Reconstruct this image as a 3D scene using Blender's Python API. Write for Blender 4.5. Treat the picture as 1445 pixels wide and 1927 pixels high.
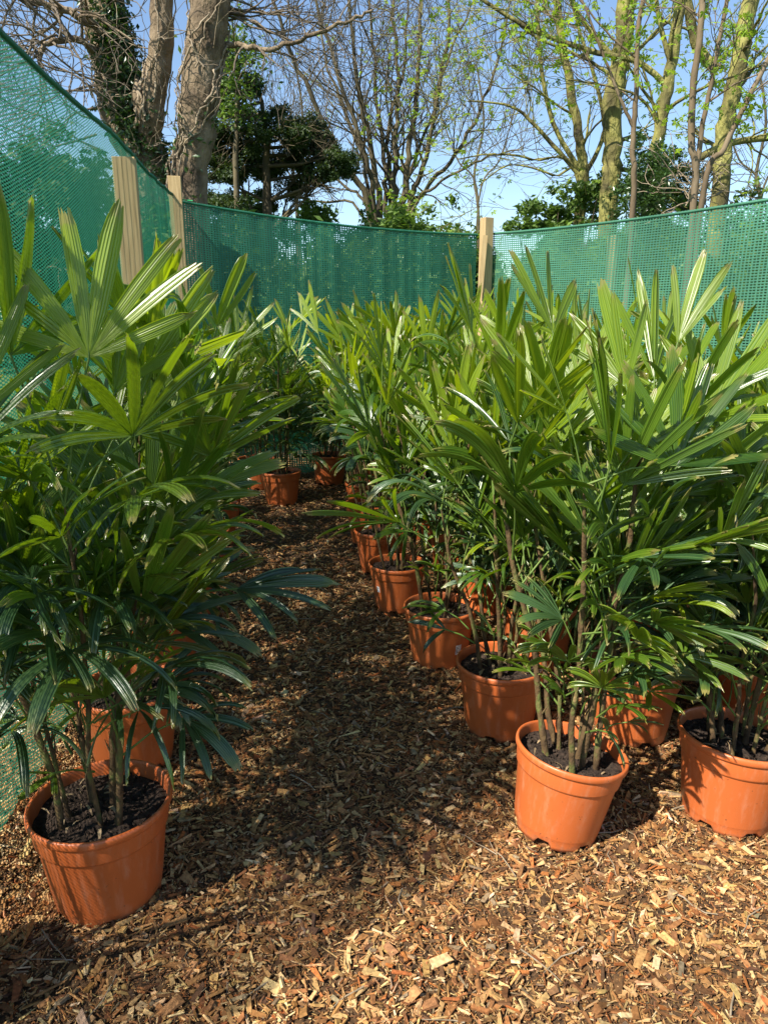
import bpy, math, random
import numpy as np
from mathutils import Vector, Matrix

for o in list(bpy.data.objects):
    bpy.data.objects.remove(o)
SC = bpy.context.scene
COL = SC.collection
R = math.radians

# ------------------------------------------------------------------ camera
CAM_H, PITCH, FPX = 1.55, R(14.5), 1380.0
cd = bpy.data.cameras.new("camera")
cam = bpy.data.objects.new("camera", cd)
COL.objects.link(cam)
cam.location = (0, 0, CAM_H)
cam.rotation_euler = (R(90) - PITCH, 0, 0)
cd.sensor_fit = 'VERTICAL'
cd.sensor_height = 36.0
cd.lens = FPX / 1927.0 * 36.0
cd.clip_start = 0.05
cd.clip_end = 3000
SC.camera = cam

# ------------------------------------------------------------------ sky, sun, exposure
SUN_EL = R(47)
SUN_DIR = Vector((-0.74 * math.cos(SUN_EL), -0.673 * math.cos(SUN_EL), math.sin(SUN_EL))).normalized()
w = bpy.data.worlds.new("World")
SC.world = w
w.use_nodes = True
nt = w.node_tree
nt.nodes.clear()
sky = nt.nodes.new('ShaderNodeTexSky')
sky.sky_type = 'NISHITA'
sky.sun_disc = False
sky.sun_elevation = SUN_EL
sky.sun_rotation = math.atan2(SUN_DIR.x, SUN_DIR.y)
sky.air_density = 1.0
sky.dust_density = 0.25
sky.ozone_density = 2.6
bg = nt.nodes.new('ShaderNodeBackground')
bg.inputs[1].default_value = 0.105
wo = nt.nodes.new('ShaderNodeOutputWorld')
nt.links.new(sky.outputs[0], bg.inputs[0])
nt.links.new(bg.outputs[0], wo.inputs[0])
sl = bpy.data.lights.new("sun", 'SUN')
sl.energy = 5.0
sl.angle = R(0.5)
sl.color = (1.0, 0.93, 0.82)
so = bpy.data.objects.new("sun", sl)
COL.objects.link(so)
so.rotation_euler = (-SUN_DIR).to_track_quat('-Z', 'Y').to_euler()
SC.view_settings.view_transform = 'Standard'
SC.view_settings.look = 'None'
SC.view_settings.exposure = 0.98
SC.view_settings.gamma = 1.0
SC.cycles.max_bounces = 8
SC.cycles.diffuse_bounces = 3
SC.cycles.transparent_max_bounces = 8


def at(px, py, D):
    """point of the place seen at photo pixel px, py and standing D metres ahead"""
    x, u = px - 722.5, 963.5 - py
    f = FPX * math.cos(PITCH) + u * math.sin(PITCH)
    v = u * math.cos(PITCH) - FPX * math.sin(PITCH)
    return Vector((x * D / f, D, CAM_H + v * D / f))


# ------------------------------------------------------------------ tagging
def tag(o, label=None, cat=None, group=None, kind=None):
    if label: o['label'] = label
    if cat: o['category'] = cat
    if group: o['group'] = group
    if kind: o['kind'] = kind
    return o


def empty(name, loc=(0, 0, 0)):
    o = bpy.data.objects.new(name, None)
    o.location = loc
    o.empty_display_size = 0.1
    COL.objects.link(o)
    return o


def link(name, me, parent=None, mat=None):
    o = bpy.data.objects.new(name, me)
    COL.objects.link(o)
    if parent: o.parent = parent
    if mat and not me.materials: me.materials.append(mat)
    return o


# ------------------------------------------------------------------ numpy mesh builder
class MB:
    def __init__(s):
        s.v, s.q, s.t, s.uv, s.tuv, s.c, s.tc = [], [], [], [], [], [], []
        s.n = 0

    def quads(s, v, q, uv=None, c=None):
        v = np.asarray(v, float).reshape(-1, 3)
        q = np.asarray(q, np.int64).reshape(-1, 4)
        s.v.append(v); s.q.append(q + s.n); s.n += len(v)
        s.uv.append(uv if uv is not None else np.zeros((len(q), 4, 2)))
        s.c.append(c if c is not None else np.ones((len(q), 3)))

    def tris(s, v, t, c=None):
        v = np.asarray(v, float).reshape(-1, 3)
        t = np.asarray(t, np.int64).reshape(-1, 3)
        s.v.append(v); s.t.append(t + s.n); s.n += len(v)
        s.tc.append(c if c is not None else np.ones((len(t), 3)))

    def tube(s, pts, rad, sides=6, cap=False):
        P = np.asarray([tuple(p) for p in pts], float)
        n = len(P)
        rad = np.asarray(rad, float) * np.ones(n)
        T = np.gradient(P, axis=0)
        T /= np.linalg.norm(T, axis=1)[:, None] + 1e-9
        ref = np.array([0, 0, 1.0]) if abs(T[0][2]) < 0.9 else np.array([1.0, 0, 0])
        A = np.cross(T, ref); A /= np.linalg.norm(A, axis=1)[:, None] + 1e-9
        B = np.cross(T, A)
        a = np.arange(sides) * 2 * math.pi / sides
        V = P[:, None] + rad[:, None, None] * (np.cos(a)[None, :, None] * A[:, None] + np.sin(a)[None, :, None] * B[:, None])
        i = np.arange(n - 1)[:, None] * sides
        j = np.arange(sides)[None]
        j2 = (j + 1) % sides
        q = np.stack([i + j, i + j2, i + sides + j2, i + sides + j], -1).reshape(-1, 4)
        s.quads(V, q)
        if cap:
            s.tris(V[-1], [[0, k, k + 1] for k in range(1, sides - 1)])

    def box(s, c, hx, hy, hz, ax=None, ay=None, az=None):
        ax = Vector(ax or (1, 0, 0)); ay = Vector(ay or (0, 1, 0)); az = Vector(az or (0, 0, 1)); c = Vector(c)
        V = [c + ax * hx * i + ay * hy * j + az * hz * k for k in (-1, 1) for j in (-1, 1) for i in (-1, 1)]
        s.quads([tuple(p) for p in V], [[0, 2, 3, 1], [4, 5, 7, 6], [0, 1, 5, 4], [2, 6, 7, 3], [0, 4, 6, 2], [1, 3, 7, 5]])

    def mesh(s, name, mat=None, smooth=True, uv=False, col=False):
        me = bpy.data.meshes.new(name)
        V = np.concatenate(s.v)
        Q = np.concatenate(s.q) if s.q else np.zeros((0, 4), int)
        Tr = np.concatenate(s.t) if s.t else np.zeros((0, 3), int)
        me.vertices.add(len(V)); me.vertices.foreach_set('co', V.astype(np.float32).ravel())
        loops = np.concatenate([Q.ravel(), Tr.ravel()]).astype(np.int32)
        me.loops.add(len(loops)); me.loops.foreach_set('vertex_index', loops)
        nq, ntr = len(Q), len(Tr)
        st = np.concatenate([np.arange(nq) * 4, nq * 4 + np.arange(ntr) * 3]).astype(np.int32)
        me.polygons.add(nq + ntr)
        me.polygons.foreach_set('loop_start', st)
        me.polygons.foreach_set('use_smooth', np.full(nq + ntr, smooth))
        if uv and s.uv:
            l = me.uv_layers.new(name='uv')
            U = np.concatenate(s.uv).reshape(-1, 2)
            U = np.concatenate([U, np.zeros((ntr * 3, 2))])
            l.data.foreach_set('uv', U.astype(np.float32).ravel())
        if col:
            a = me.attributes.new('tint', 'FLOAT_COLOR', 'FACE')
            C = np.concatenate(s.c + s.tc)
            C = np.concatenate([C, np.ones((len(C), 1))], 1)
            a.data.foreach_set('color', C.astype(np.float32).ravel())
        me.update(calc_edges=True)
        me.validate()
        if mat: me.materials.append(mat)
        return me


def lathe(prof, seg, notch=None):
    """profile [(r, z)] turned about z"""
    m = MB()
    P = np.array(prof, float)
    a = np.arange(seg) * 2 * math.pi / seg
    V = np.stack([P[:, 0, None] * np.cos(a), P[:, 0, None] * np.sin(a), P[:, 1, None] + 0 * a], -1)
    if notch is not None:
        for row, dz in notch:
            for k in range(seg):
                if (k % (seg // 6)) in (0, 1, 2, 3):
                    V[row, k, 2] += dz
    n = len(P)
    i = np.arange(n - 1)[:, None] * seg
    j = np.arange(seg)[None]
    j2 = (j + 1) % seg
    q = np.stack([i + j, i + j2, i + seg + j2, i + seg + j], -1).reshape(-1, 4)
    m.quads(V, q)
    return m


# ------------------------------------------------------------------ materials
def newmat(name):
    m = bpy.data.materials.new(name)
    m.use_nodes = True
    N = m.node_tree.nodes
    L = m.node_tree.links
    return m, N, L, N['Principled BSDF']


def ramp(N, stops):
    r = N.new('ShaderNodeValToRGB')
    e = r.color_ramp.elements
    e[0].position, e[0].color = stops[0][0], (*stops[0][1], 1)
    e[1].position, e[1].color = stops[-1][0], (*stops[-1][1], 1)
    for p, c in stops[1:-1]:
        x = e.new(p); x.color = (*c, 1)
    return r


def noise_mat(name, stops, scale=8, rough=0.8, bump=0.3, bscale=None, detail=6, stretch=None, dist=0.02, spec=0.3):
    m, N, L, b = newmat(name)
    tc = N.new('ShaderNodeTexCoord')
    mp = N.new('ShaderNodeMapping')
    if stretch: mp.inputs['Scale'].default_value = stretch
    L.new(tc.outputs['Object'], mp.inputs[0])
    n = N.new('ShaderNodeTexNoise')
    n.inputs['Scale'].default_value = scale
    n.inputs['Detail'].default_value = detail
    L.new(mp.outputs[0], n.inputs['Vector'])
    r = ramp(N, stops)
    L.new(n.outputs[0], r.inputs[0])
    L.new(r.outputs[0], b.inputs['Base Color'])
    b.inputs['Roughness'].default_value = rough
    b.inputs['Specular IOR Level'].default_value = spec
    if bump:
        n2 = N.new('ShaderNodeTexNoise')
        n2.inputs['Scale'].default_value = bscale or scale * 4
        n2.inputs['Detail'].default_value = 5
        L.new(mp.outputs[0], n2.inputs['Vector'])
        bp = N.new('ShaderNodeBump')
        bp.inputs['Strength'].default_value = bump
        bp.inputs['Distance'].default_value = dist
        L.new(n2.outputs[0], bp.inputs['Height'])
        L.new(bp.outputs[0], b.inputs['Normal'])
    return m


def leaf_mat(name, c1, c2, trans, tip=True, rough=0.36, ribs=True, tmix=0.38, tint=False):
    m, N, L, b = newmat(name)
    out = N['Material Output']
    oi = N.new('ShaderNodeObjectInfo')
    tc = N.new('ShaderNodeTexCoord')
    no = N.new('ShaderNodeTexNoise')
    no.inputs['Scale'].default_value = 5
    L.new(tc.outputs['Object'], no.inputs['Vector'])
    ad = N.new('ShaderNodeMath'); ad.operation = 'ADD'
    ml = N.new('ShaderNodeMath'); ml.operation = 'MULTIPLY'; ml.inputs[1].default_value = 0.6
    L.new(oi.outputs['Random'], ml.inputs[0])
    L.new(ml.outputs[0], ad.inputs[0])
    sb = N.new('ShaderNodeMath'); sb.operation = 'MULTIPLY_ADD'; sb.inputs[1].default_value = 1.6; sb.inputs[2].default_value = -0.6
    L.new(no.outputs[0], sb.inputs[0])
    L.new(sb.outputs[0], ad.inputs[1])
    r = ramp(N, [(0.1, c1), (0.9, c2)])
    L.new(ad.outputs[0], r.inputs[0])
    base = r.outputs[0]
    tcol = N.new('ShaderNodeRGB'); tcol.outputs[0].default_value = (*trans, 1)
    tr_in = tcol.outputs[0]
    if tint:
        at_ = N.new('ShaderNodeAttribute'); at_.attribute_name = 'tint'
        for k in (0, 1):
            mx = N.new('ShaderNodeMix'); mx.data_type = 'RGBA'; mx.blend_type = 'MULTIPLY'; mx.inputs[0].default_value = 1
            L.new(base if k == 0 else tr_in, mx.inputs[6]); L.new(at_.outputs['Color'], mx.inputs[7])
            if k == 0: base = mx.outputs[2]
            else: tr_in = mx.outputs[2]
    sep = None
    if tip or ribs:
        uvn = N.new('ShaderNodeUVMap')
        sep = N.new('ShaderNodeSeparateXYZ')
        L.new(uvn.outputs[0], sep.inputs[0])
    if ribs:
        # paler lengthwise veins, in the leaf itself
        w1 = N.new('ShaderNodeMath'); w1.operation = 'MULTIPLY'; w1.inputs[1].default_value = 2 * math.pi * 7
        L.new(sep.outputs[0], w1.inputs[0])
        w2 = N.new('ShaderNodeMath'); w2.operation = 'SINE'
        L.new(w1.outputs[0], w2.inputs[0])
        w3 = N.new('ShaderNodeMapRange'); w3.inputs[1].default_value = 0.55; w3.inputs[2].default_value = 1.0; w3.inputs[3].default_value = 0; w3.inputs[4].default_value = 0.6
        L.new(w2.outputs[0], w3.inputs[0])
        mx = N.new('ShaderNodeMix'); mx.data_type = 'RGBA'
        L.new(w3.outputs[0], mx.inputs[0]); L.new(base, mx.inputs[6])
        mx.inputs[7].default_value = (c2[0] * 1.7 + .01, c2[1] * 1.5 + .01, c2[2] * 1.4, 1)
        base = mx.outputs[2]
        bp = N.new('ShaderNodeBump'); bp.inputs['Strength'].default_value = 0.45; bp.inputs['Distance'].default_value = 0.002
        L.new(w2.outputs[0], bp.inputs['Height'])
        L.new(bp.outputs[0], b.inputs['Normal'])
    if tip:
        n3 = N.new('ShaderNodeTexNoise'); n3.inputs['Scale'].default_value = 45
        L.new(tc.outputs['Object'], n3.inputs['Vector'])
        s1 = N.new('ShaderNodeMath'); s1.operation = 'MULTIPLY_ADD'; s1.inputs[1].default_value = 0.16; 
        L.new(n3.outputs[0], s1.inputs[0])
        rt = N.new('ShaderNodeMath'); rt.operation = 'MULTIPLY_ADD'; rt.inputs[1].default_value = 0.07; L.new(oi.outputs['Random'], rt.inputs[0]); L.new(sep.outputs[1], rt.inputs[2])
        L.new(rt.outputs[0], s1.inputs[2])
        mr = N.new('ShaderNodeMapRange'); mr.inputs[1].default_value = 1.025; mr.inputs[2].default_value = 1.06
        L.new(s1.outputs[0], mr.inputs[0])
        mx = N.new('ShaderNodeMix'); mx.data_type = 'RGBA'
        L.new(mr.outputs[0], mx.inputs[0]); L.new(base, mx.inputs[6]); mx.inputs[7].default_value = (0.34, 0.25, 0.12, 1)
        base = mx.outputs[2]
        mr2 = N.new('ShaderNodeMapRange'); mr2.inputs[1].default_value = 0.92; mr2.inputs[2].default_value = 1.04; mr2.inputs[4].default_value = 0.5
        L.new(s1.outputs[0], mr2.inputs[0])
        my = N.new('ShaderNodeMix'); my.data_type = 'RGBA'
        L.new(mr2.outputs[0], my.inputs[0]); L.new(base, my.inputs[6]); my.inputs[7].default_value = (0.24, 0.27, 0.04, 1)
        base = my.outputs[2]
    L.new(base, b.inputs['Base Color'])
    b.inputs['Roughness'].default_value = rough
    b.inputs['Specular IOR Level'].default_value = 0.95 if tip else 0.5
    t = N.new('ShaderNodeBsdfTranslucent')
    L.new(tr_in, t.inputs[0])
    mix = N.new('ShaderNodeMixShader'); mix.inputs[0].default_value = tmix
    L.new(b.outputs[0], mix.inputs[1]); L.new(t.outputs[0], mix.inputs[2])
    L.new(mix.outputs[0], out.inputs[0])
    return m


def attr_mat(name, rough=0.85, bump=0.25, bscale=120, vary=0.35, stretch=(1, 1, 1)):
    m, N, L, b = newmat(name)
    a = N.new('ShaderNodeAttribute'); a.attribute_name = 'tint'
    tc = N.new('ShaderNodeTexCoord')
    n = N.new('ShaderNodeTexNoise'); n.inputs['Scale'].default_value = bscale; n.inputs['Detail'].default_value = 4
    L.new(tc.outputs['Object'], n.inputs['Vector'])
    mr = N.new('ShaderNodeMapRange'); mr.inputs[1].default_value = 0.3; mr.inputs[2].default_value = 0.7
    mr.inputs[3].default_value = 1 - vary; mr.inputs[4].default_value = 1 + vary
    L.new(n.outputs[0], mr.inputs[0])
    mx = N.new('ShaderNodeVectorMath'); mx.operation = 'SCALE'
    L.new(a.outputs['Color'], mx.inputs[0]); L.new(mr.outputs[0], mx.inputs['Scale'])
    L.new(mx.outputs[0], b.inputs['Base Color'])
    b.inputs['Roughness'].default_value = rough
    b.inputs['Specular IOR Level'].default_value = 0.25
    bp = N.new('ShaderNodeBump'); bp.inputs['Strength'].default_value = bump; bp.inputs['Distance'].default_value = 0.002
    L.new(n.outputs[0], bp.inputs['Height']); L.new(bp.outputs[0], b.inputs['Normal'])
    return m


M = {}
M['young'] = leaf_mat('palm_leaf_young', (0.11, 0.21, 0.010), (0.25, 0.35, 0.022), (0.48, 0.62, 0.010), tmix=0.44, rough=.34)
M['mid'] = leaf_mat('palm_leaf_mid', (0.028, 0.085, 0.010), (0.115, 0.205, 0.018), (0.32, 0.50, 0.008), tmix=0.34, rough=.30)
M['old'] = leaf_mat('palm_leaf_old', (0.020, 0.064, 0.018), (0.06, 0.125, 0.040), (0.13, 0.25, 0.010), rough=0.36, tmix=0.24)
M['petiole'] = noise_mat('petiole_green', [(0.3, (0.06, 0.12, 0.02)), (0.7, (0.14, 0.2, 0.04))], 30, 0.5, 0)
M['cane'] = noise_mat('cane_fibre', [(0.3, (0.035, 0.02, 0.010)), (0.5, (0.12, 0.075, 0.032)), (0.6, (0.10, 0.12, 0.03)), (0.75, (0.26, 0.17, 0.075))], 28, 0.85, 0.9, 130, stretch=(1, 1, 0.55), dist=0.006)
M['chips'] = attr_mat('chip_wood')
M['soil'] = noise_mat('potting_soil', [(0.3, (0.012, 0.008, 0.006)), (0.7, (0.07, 0.046, 0.032))], 60, 0.95, 1.0, 120, dist=0.01)
M['mulch'] = noise_mat('mulch_ground', [(0.3, (0.035, 0.02, 0.01)), (0.6, (0.10, 0.055, 0.025)), (0.8, (0.17, 0.10, 0.045))], 60, 0.95, 0.9, 90, dist=0.01)
M['timber'] = noise_mat('post_timber', [(0.25, (0.32, 0.22, 0.10)), (0.5, (0.42, 0.30, 0.145)), (0.75, (0.50, 0.37, 0.19))], 9, 0.75, 0.3, 50, stretch=(9, 9, 0.6), dist=0.004)
M['tie'] = noise_mat('cable_tie', [(0.3, (0.03, 0.35, 0.12)), (0.7, (0.05, 0.45, 0.16))], 10, 0.4, 0)
M['sticker'] = noise_mat('sticker_paper', [(0.45, (0.7, 0.7, 0.7)), (0.6, (0.82, 0.82, 0.8))], 60, 0.6, 0)
M['ink'] = noise_mat('sticker_print', [(0.3, (0.1, 0.1, 0.11)), (0.7, (0.16, 0.16, 0.17))], 60, 0.6, 0)
M['bark_beech'] = noise_mat('bark_smooth_tan', [(0.3, (0.06, 0.042, 0.026)), (0.48, (0.16, 0.118, 0.072)), (0.7, (0.29, 0.225, 0.145))], 4.2, 0.9, 1.0, 20, stretch=(1, 1, 0.6), dist=0.05)
M['bark_moss'] = noise_mat('bark_mossy', [(0.3, (0.05, 0.04, 0.022)), (0.46, (0.14, 0.125, 0.04)), (0.58, (0.25, 0.235, 0.065)), (0.75, (0.36, 0.33, 0.12))], 4.5, 0.85, 0.9, 22, stretch=(1, 1, 0.45), dist=0.05)
M['bark_brown'] = noise_mat('bark_brown', [(0.25, (0.07, 0.05, 0.03)), (0.5, (0.145, 0.105, 0.062)), (0.75, (0.23, 0.175, 0.11))], 5.0, 0.85, 0.4, 30, stretch=(1, 1, 0.4), dist=0.02)
M['bark_dark'] = noise_mat('bark_dark', [(0.25, (0.045, 0.035, 0.022)), (0.5, (0.095, 0.078, 0.045)), (0.75, (0.17, 0.14, 0.075))], 4, 0.85, 0.4, 24, stretch=(1, 1, 0.5), dist=0.02)
M['bark_twig'] = noise_mat('twig_bark', [(0.3, (0.09, 0.07, 0.05)), (0.7, (0.2, 0.16, 0.11))], 12, 0.85, 0.2)
M['dry'] = noise_mat('dry_sheath', [(0.3, (0.16, 0.10, 0.05)), (0.7, (0.38, 0.28, 0.16))], 30, 0.85, 0.2)
M['vine'] = noise_mat('vine_wood', [(0.3, (0.17, 0.13, 0.08)), (0.7, (0.36, 0.29, 0.2))], 12, 0.85, 0.3)
M['spring_leaf'] = leaf_mat('spring_leaf', (0.12, 0.22, 0.02), (0.22, 0.32, 0.03), (0.40, 0.58, 0.03), tip=False, ribs=False, rough=0.5, tmix=0.45, tint=True)
M['needles'] = leaf_mat('conifer_needles', (0.022, 0.05, 0.012), (0.07, 0.11, 0.018), (0.10, 0.16, 0.01), tip=False, ribs=False, rough=0.6, tmix=0.2, tint=True)
M['ivy'] = leaf_mat('ivy_leaf', (0.02, 0.055, 0.018), (0.06, 0.11, 0.03), (0.10, 0.2, 0.02), tip=False, ribs=False, rough=0.3, tmix=0.2, tint=True)
M['shrub'] = leaf_mat('shrub_leaf', (0.06, 0.12, 0.02), (0.12, 0.19, 0.035), (0.2, 0.34, 0.03), tip=False, ribs=False, rough=0.5, tmix=0.3, tint=True)
M['grass'] = noise_mat('rough_grass', [(0.3, (0.05, 0.09, 0.02)), (0.7, (0.11, 0.16, 0.035))], 3, 0.95, 0.5, 20)


def pot_material():
    m, N, L, b = newmat('terracotta_plastic')
    tc = N.new('ShaderNodeTexCoord')
    oi = N.new('ShaderNodeObjectInfo')
    r0 = ramp(N, [(0.0, (0.45, 0.10, 0.024)), (1.0, (0.55, 0.14, 0.037))])
    L.new(oi.outputs['Random'], r0.inputs[0])
    mp = N.new('ShaderNodeMapping'); mp.inputs['Scale'].default_value = (1, 1, 0.22)
    L.new(tc.outputs['Object'], mp.inputs[0])
    n = N.new('ShaderNodeTexNoise'); n.inputs['Scale'].default_value = 38; n.inputs['Detail'].default_value = 8; n.inputs['Roughness'].default_value = 0.7
    L.new(mp.outputs[0], n.inputs['Vector'])
    mr = N.new('ShaderNodeMapRange'); mr.inputs[1].default_value = 0.5; mr.inputs[2].default_value = 0.80; mr.inputs[4].default_value = 0.42
    L.new(n.outputs[0], mr.inputs[0])
    mx = N.new('ShaderNodeMix'); mx.data_type = 'RGBA'
    L.new(mr.outputs[0], mx.inputs[0]); L.new(r0.outputs[0], mx.inputs[6]); mx.inputs[7].default_value = (0.62, 0.33, 0.2, 1)
    n2 = N.new('ShaderNodeTexNoise'); n2.inputs['Scale'].default_value = 90; n2.inputs['Detail'].default_value = 3
    L.new(tc.outputs['Object'], n2.inputs['Vector'])
    mr2 = N.new('ShaderNodeMapRange'); mr2.inputs[1].default_value = 0.69; mr2.inputs[2].default_value = 0.73; mr2.inputs[4].default_value = 0.75
    L.new(n2.outputs[0], mr2.inputs[0])
    my = N.new('ShaderNodeMix'); my.data_type = 'RGBA'
    L.new(mr2.outputs[0], my.inputs[0]); L.new(mx.outputs[2], my.inputs[6]); my.inputs[7].default_value = (0.12, 0.05, 0.025, 1)
    # soil splashes near the foot
    sp = N.new('ShaderNodeSeparateXYZ'); L.new(tc.outputs['Object'], sp.inputs[0])
    ms = N.new('ShaderNodeMath'); ms.operation = 'MULTIPLY_ADD'; ms.inputs[1].default_value = -9.0; ms.inputs[2].default_value = 0.55
    L.new(sp.outputs[2], ms.inputs[0])
    n3 = N.new('ShaderNodeTexNoise'); n3.inputs['Scale'].default_value = 55; n3.inputs['Detail'].default_value = 6
    L.new(tc.outputs['Object'], n3.inputs['Vector'])
    a3 = N.new('ShaderNodeMath'); a3.operation = 'ADD'; L.new(ms.outputs[0], a3.inputs[0]); L.new(n3.outputs[0], a3.inputs[1])
    mr3 = N.new('ShaderNodeMapRange'); mr3.inputs[1].default_value = 0.8; mr3.inputs[2].default_value = 1.05; mr3.inputs[4].default_value = 0.55
    L.new(a3.outputs[0], mr3.inputs[0])
    mz = N.new('ShaderNodeMix'); mz.data_type = 'RGBA'
    L.new(mr3.outputs[0], mz.inputs[0]); L.new(my.outputs[2], mz.inputs[6]); mz.inputs[7].default_value = (0.24, 0.10, 0.05, 1)
    L.new(mz.outputs[2], b.inputs['Base Color'])
    rr = N.new('ShaderNodeMapRange'); rr.inputs[1].default_value = 0.3; rr.inputs[2].default_value = 0.7; rr.inputs[3].default_value = 0.3; rr.inputs[4].default_value = 0.55
    L.new(n.outputs[0], rr.inputs[0]); L.new(rr.outputs[0], b.inputs['Roughness'])
    b.inputs['Specular IOR Level'].default_value = 0.45
    bp = N.new('ShaderNodeBump'); bp.inputs['Strength'].default_value = 0.12; bp.inputs['Distance'].default_value = 0.003
    L.new(n.outputs[0], bp.inputs['Height']); L.new(bp.outputs[0], b.inputs['Normal'])
    return m


M['pot'] = pot_material()


def net_material(name, c, t, tm):
    m, N, L, b = newmat(name)
    b.inputs['Base Color'].default_value = (*c, 1)
    b.inputs['Roughness'].default_value = 0.45
    tc = N.new('ShaderNodeTexCoord')
    n = N.new('ShaderNodeTexNoise'); n.inputs['Scale'].default_value = 1.2; n.inputs['Detail'].default_value = 5
    L.new(tc.outputs['Object'], n.inputs['Vector'])
    r = ramp(N, [(0.3, tuple(x * .8 for x in c)), (0.7, tuple(x * 1.25 for x in c))])
    L.new(n.outputs[0], r.inputs[0]); L.new(r.outputs[0], b.inputs['Base Color'])
    tr = N.new('ShaderNodeBsdfTranslucent'); tr.inputs[0].default_value = (*t, 1)
    mix = N.new('ShaderNodeMixShader'); mix.inputs[0].default_value = tm
    L.new(b.outputs[0], mix.inputs[1]); L.new(tr.outputs[0], mix.inputs[2])
    L.new(mix.outputs[0], N['Material Output'].inputs[0])
    return m


M['net'] = net_material('green_netting', (0.026, 0.145, 0.095), (0.03, 0.26, 0.145), 0.36)
M['net_back'] = net_material('ribbed_green_netting', (0.036, 0.19, 0.118), (0.04, 0.33, 0.17), 0.4)
M['net_sunlit'] = net_material('green_netting_sunlit_tone', (0.09, 0.265, 0.165), (0.08, 0.32, 0.18), 0.35)  # right netting: sunlit look of the strands painted in as lighter colour

# ------------------------------------------------------------------ ground
rng = np.random.default_rng(7)


def hgt(x, y):
    """gentle lumps of the mulch"""
    return (0.010 * np.sin(x * 3.1 + 1.3) * np.cos(y * 2.3) + 0.006 * np.sin(x * 9.7 + y * 5.1) + 0.005 * np.sin(y * 13.3 - x * 7.9) +
            0.004 * np.sin(x * 31 + 2) * np.sin(y * 27 + 1)) - 0.004


def sheet(name, xs, ys, mat, fn, kind='structure'):
    X, Y = np.meshgrid(xs, ys)
    Z = fn(X, Y)
    V = np.stack([X, Y, Z], -1)
    nx, ny = len(xs), len(ys)
    i = np.arange(ny - 1)[:, None] * nx
    j = np.arange(nx - 1)[None]
    q = np.stack([i + j, i + j + 1, i + nx + j + 1, i + nx + j], -1).reshape(-1, 4)
    m = MB(); m.quads(V, q)
    o = link(name, m.mesh(name, mat))
    o['kind'] = kind
    return o


sheet('mulch_path', np.arange(-3.2, 4.6, 0.03), np.arange(-1.5, 9.5, 0.03), M['mulch'], hgt)
g = sheet('ground', np.concatenate([np.linspace(-900, -40, 12), np.arange(-38, 39, 2.0), np.linspace(40, 900, 12)]),
          np.concatenate([np.linspace(-300, -40, 6), np.arange(-38, 60, 2.0), np.linspace(62, 1200, 14)]), M['grass'],
          lambda x, y: -0.04 + 0 * x)

# ---- wood chips: a loose carpet nobody could count
PAL = np.array([(0.46, 0.28, 0.115), (0.37, 0.20, 0.072), (0.27, 0.12, 0.040), (0.15, 0.065, 0.023), (0.56, 0.37, 0.17),
                (0.32, 0.11, 0.03), (0.10, 0.05, 0.024), (0.26, 0.18, 0.10), (0.64, 0.46, 0.25), (0.21, 0.10, 0.038)])
PW = np.array([17, 20, 19, 12, 8, 6, 8, 4, 3, 11.0]); PW /= PW.sum()


def chips(n, xr, yr, smin, smax, lift=0.012):
    x = rng.uniform(*xr, n); y = rng.uniform(*yr, n)
    ok = np.abs(x) < 0.60 * y + 0.45
    x, y = x[ok], y[ok]; n = len(x)
    L_ = smin * (smax / smin) ** (rng.random(n) ** 1.3)
    kind = rng.random(n)
    W = np.where(kind < .38, L_ * rng.uniform(.08, .16, n), np.where(kind < .85, L_ * rng.uniform(.14, .32, n), L_ * rng.uniform(.3, .6, n)))
    W = np.clip(W, .0022, .024)
    H = np.clip(W * rng.uniform(.2, .6, n), .0012, .006)
    yaw = rng.uniform(0, 2 * math.pi, n)
    pit = rng.normal(0, .28, n); rol = rng.normal(0, .5, n)
    # local corners
    cx = np.array([-1, 1, -1, 1, -1, 1, -1, 1.0]); cy = np.array([-1, -1, 1, 1, -1, -1, 1, 1.0]); cz = np.array([-1, -1, -1, -1, 1, 1, 1, 1.0])
    lx = cx[None] * L_[:, None] / 2 * (1 + rng.uniform(-.3, .12, (n, 8)))
    taper = 1 - np.where(cx[None] > 0, rng.uniform(0, .75, (n, 1)), 0)
    ly = cy[None] * W[:, None] / 2 * taper * (1 + rng.uniform(-.25, .2, (n, 8)))
    lz = cz[None] * H[:, None] / 2 * (1 + rng.uniform(-.3, .3, (n, 8)))
    c, s = np.cos(rol)[:, None], np.sin(rol)[:, None]
    ly, lz = ly * c - lz * s, ly * s + lz * c
    c, s = np.cos(pit)[:, None], np.sin(pit)[:, None]
    lx, lz = lx * c - lz * s, lx * s + lz * c
    c, s = np.cos(yaw)[:, None], np.sin(yaw)[:, None]
    lx, ly = lx * c - ly * s, lx * s + ly * c
    z = hgt(x, y) + rng.random(n) * lift + .001
    V = np.stack([lx + x[:, None], ly + y[:, None], lz + z[:, None]], -1)
    Q = np.array([[0, 2, 3, 1], [4, 5, 7, 6], [0, 1, 5, 4], [2, 6, 7, 3], [0, 4, 6, 2], [1, 3, 7, 5]])
    q = (Q[None] + (np.arange(n) * 8)[:, None, None]).reshape(-1, 4)
    patch = .82 + .3 * (np.sin(x * 4.1 + 1.7 * np.sin(y * 2.7)) * np.sin(y * 3.3 + 1.1) > -.1) * rng.random(n)
    col = PAL[rng.choice(len(PAL), n, p=PW)] * patch[:, None] * rng.uniform(.75, 1.2, (n, 1)) * (1 + rng.normal(0, .05, (n, 3)))
    return V, q, np.repeat(np.clip(col, .01, .8), 6, axis=0)


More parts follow.
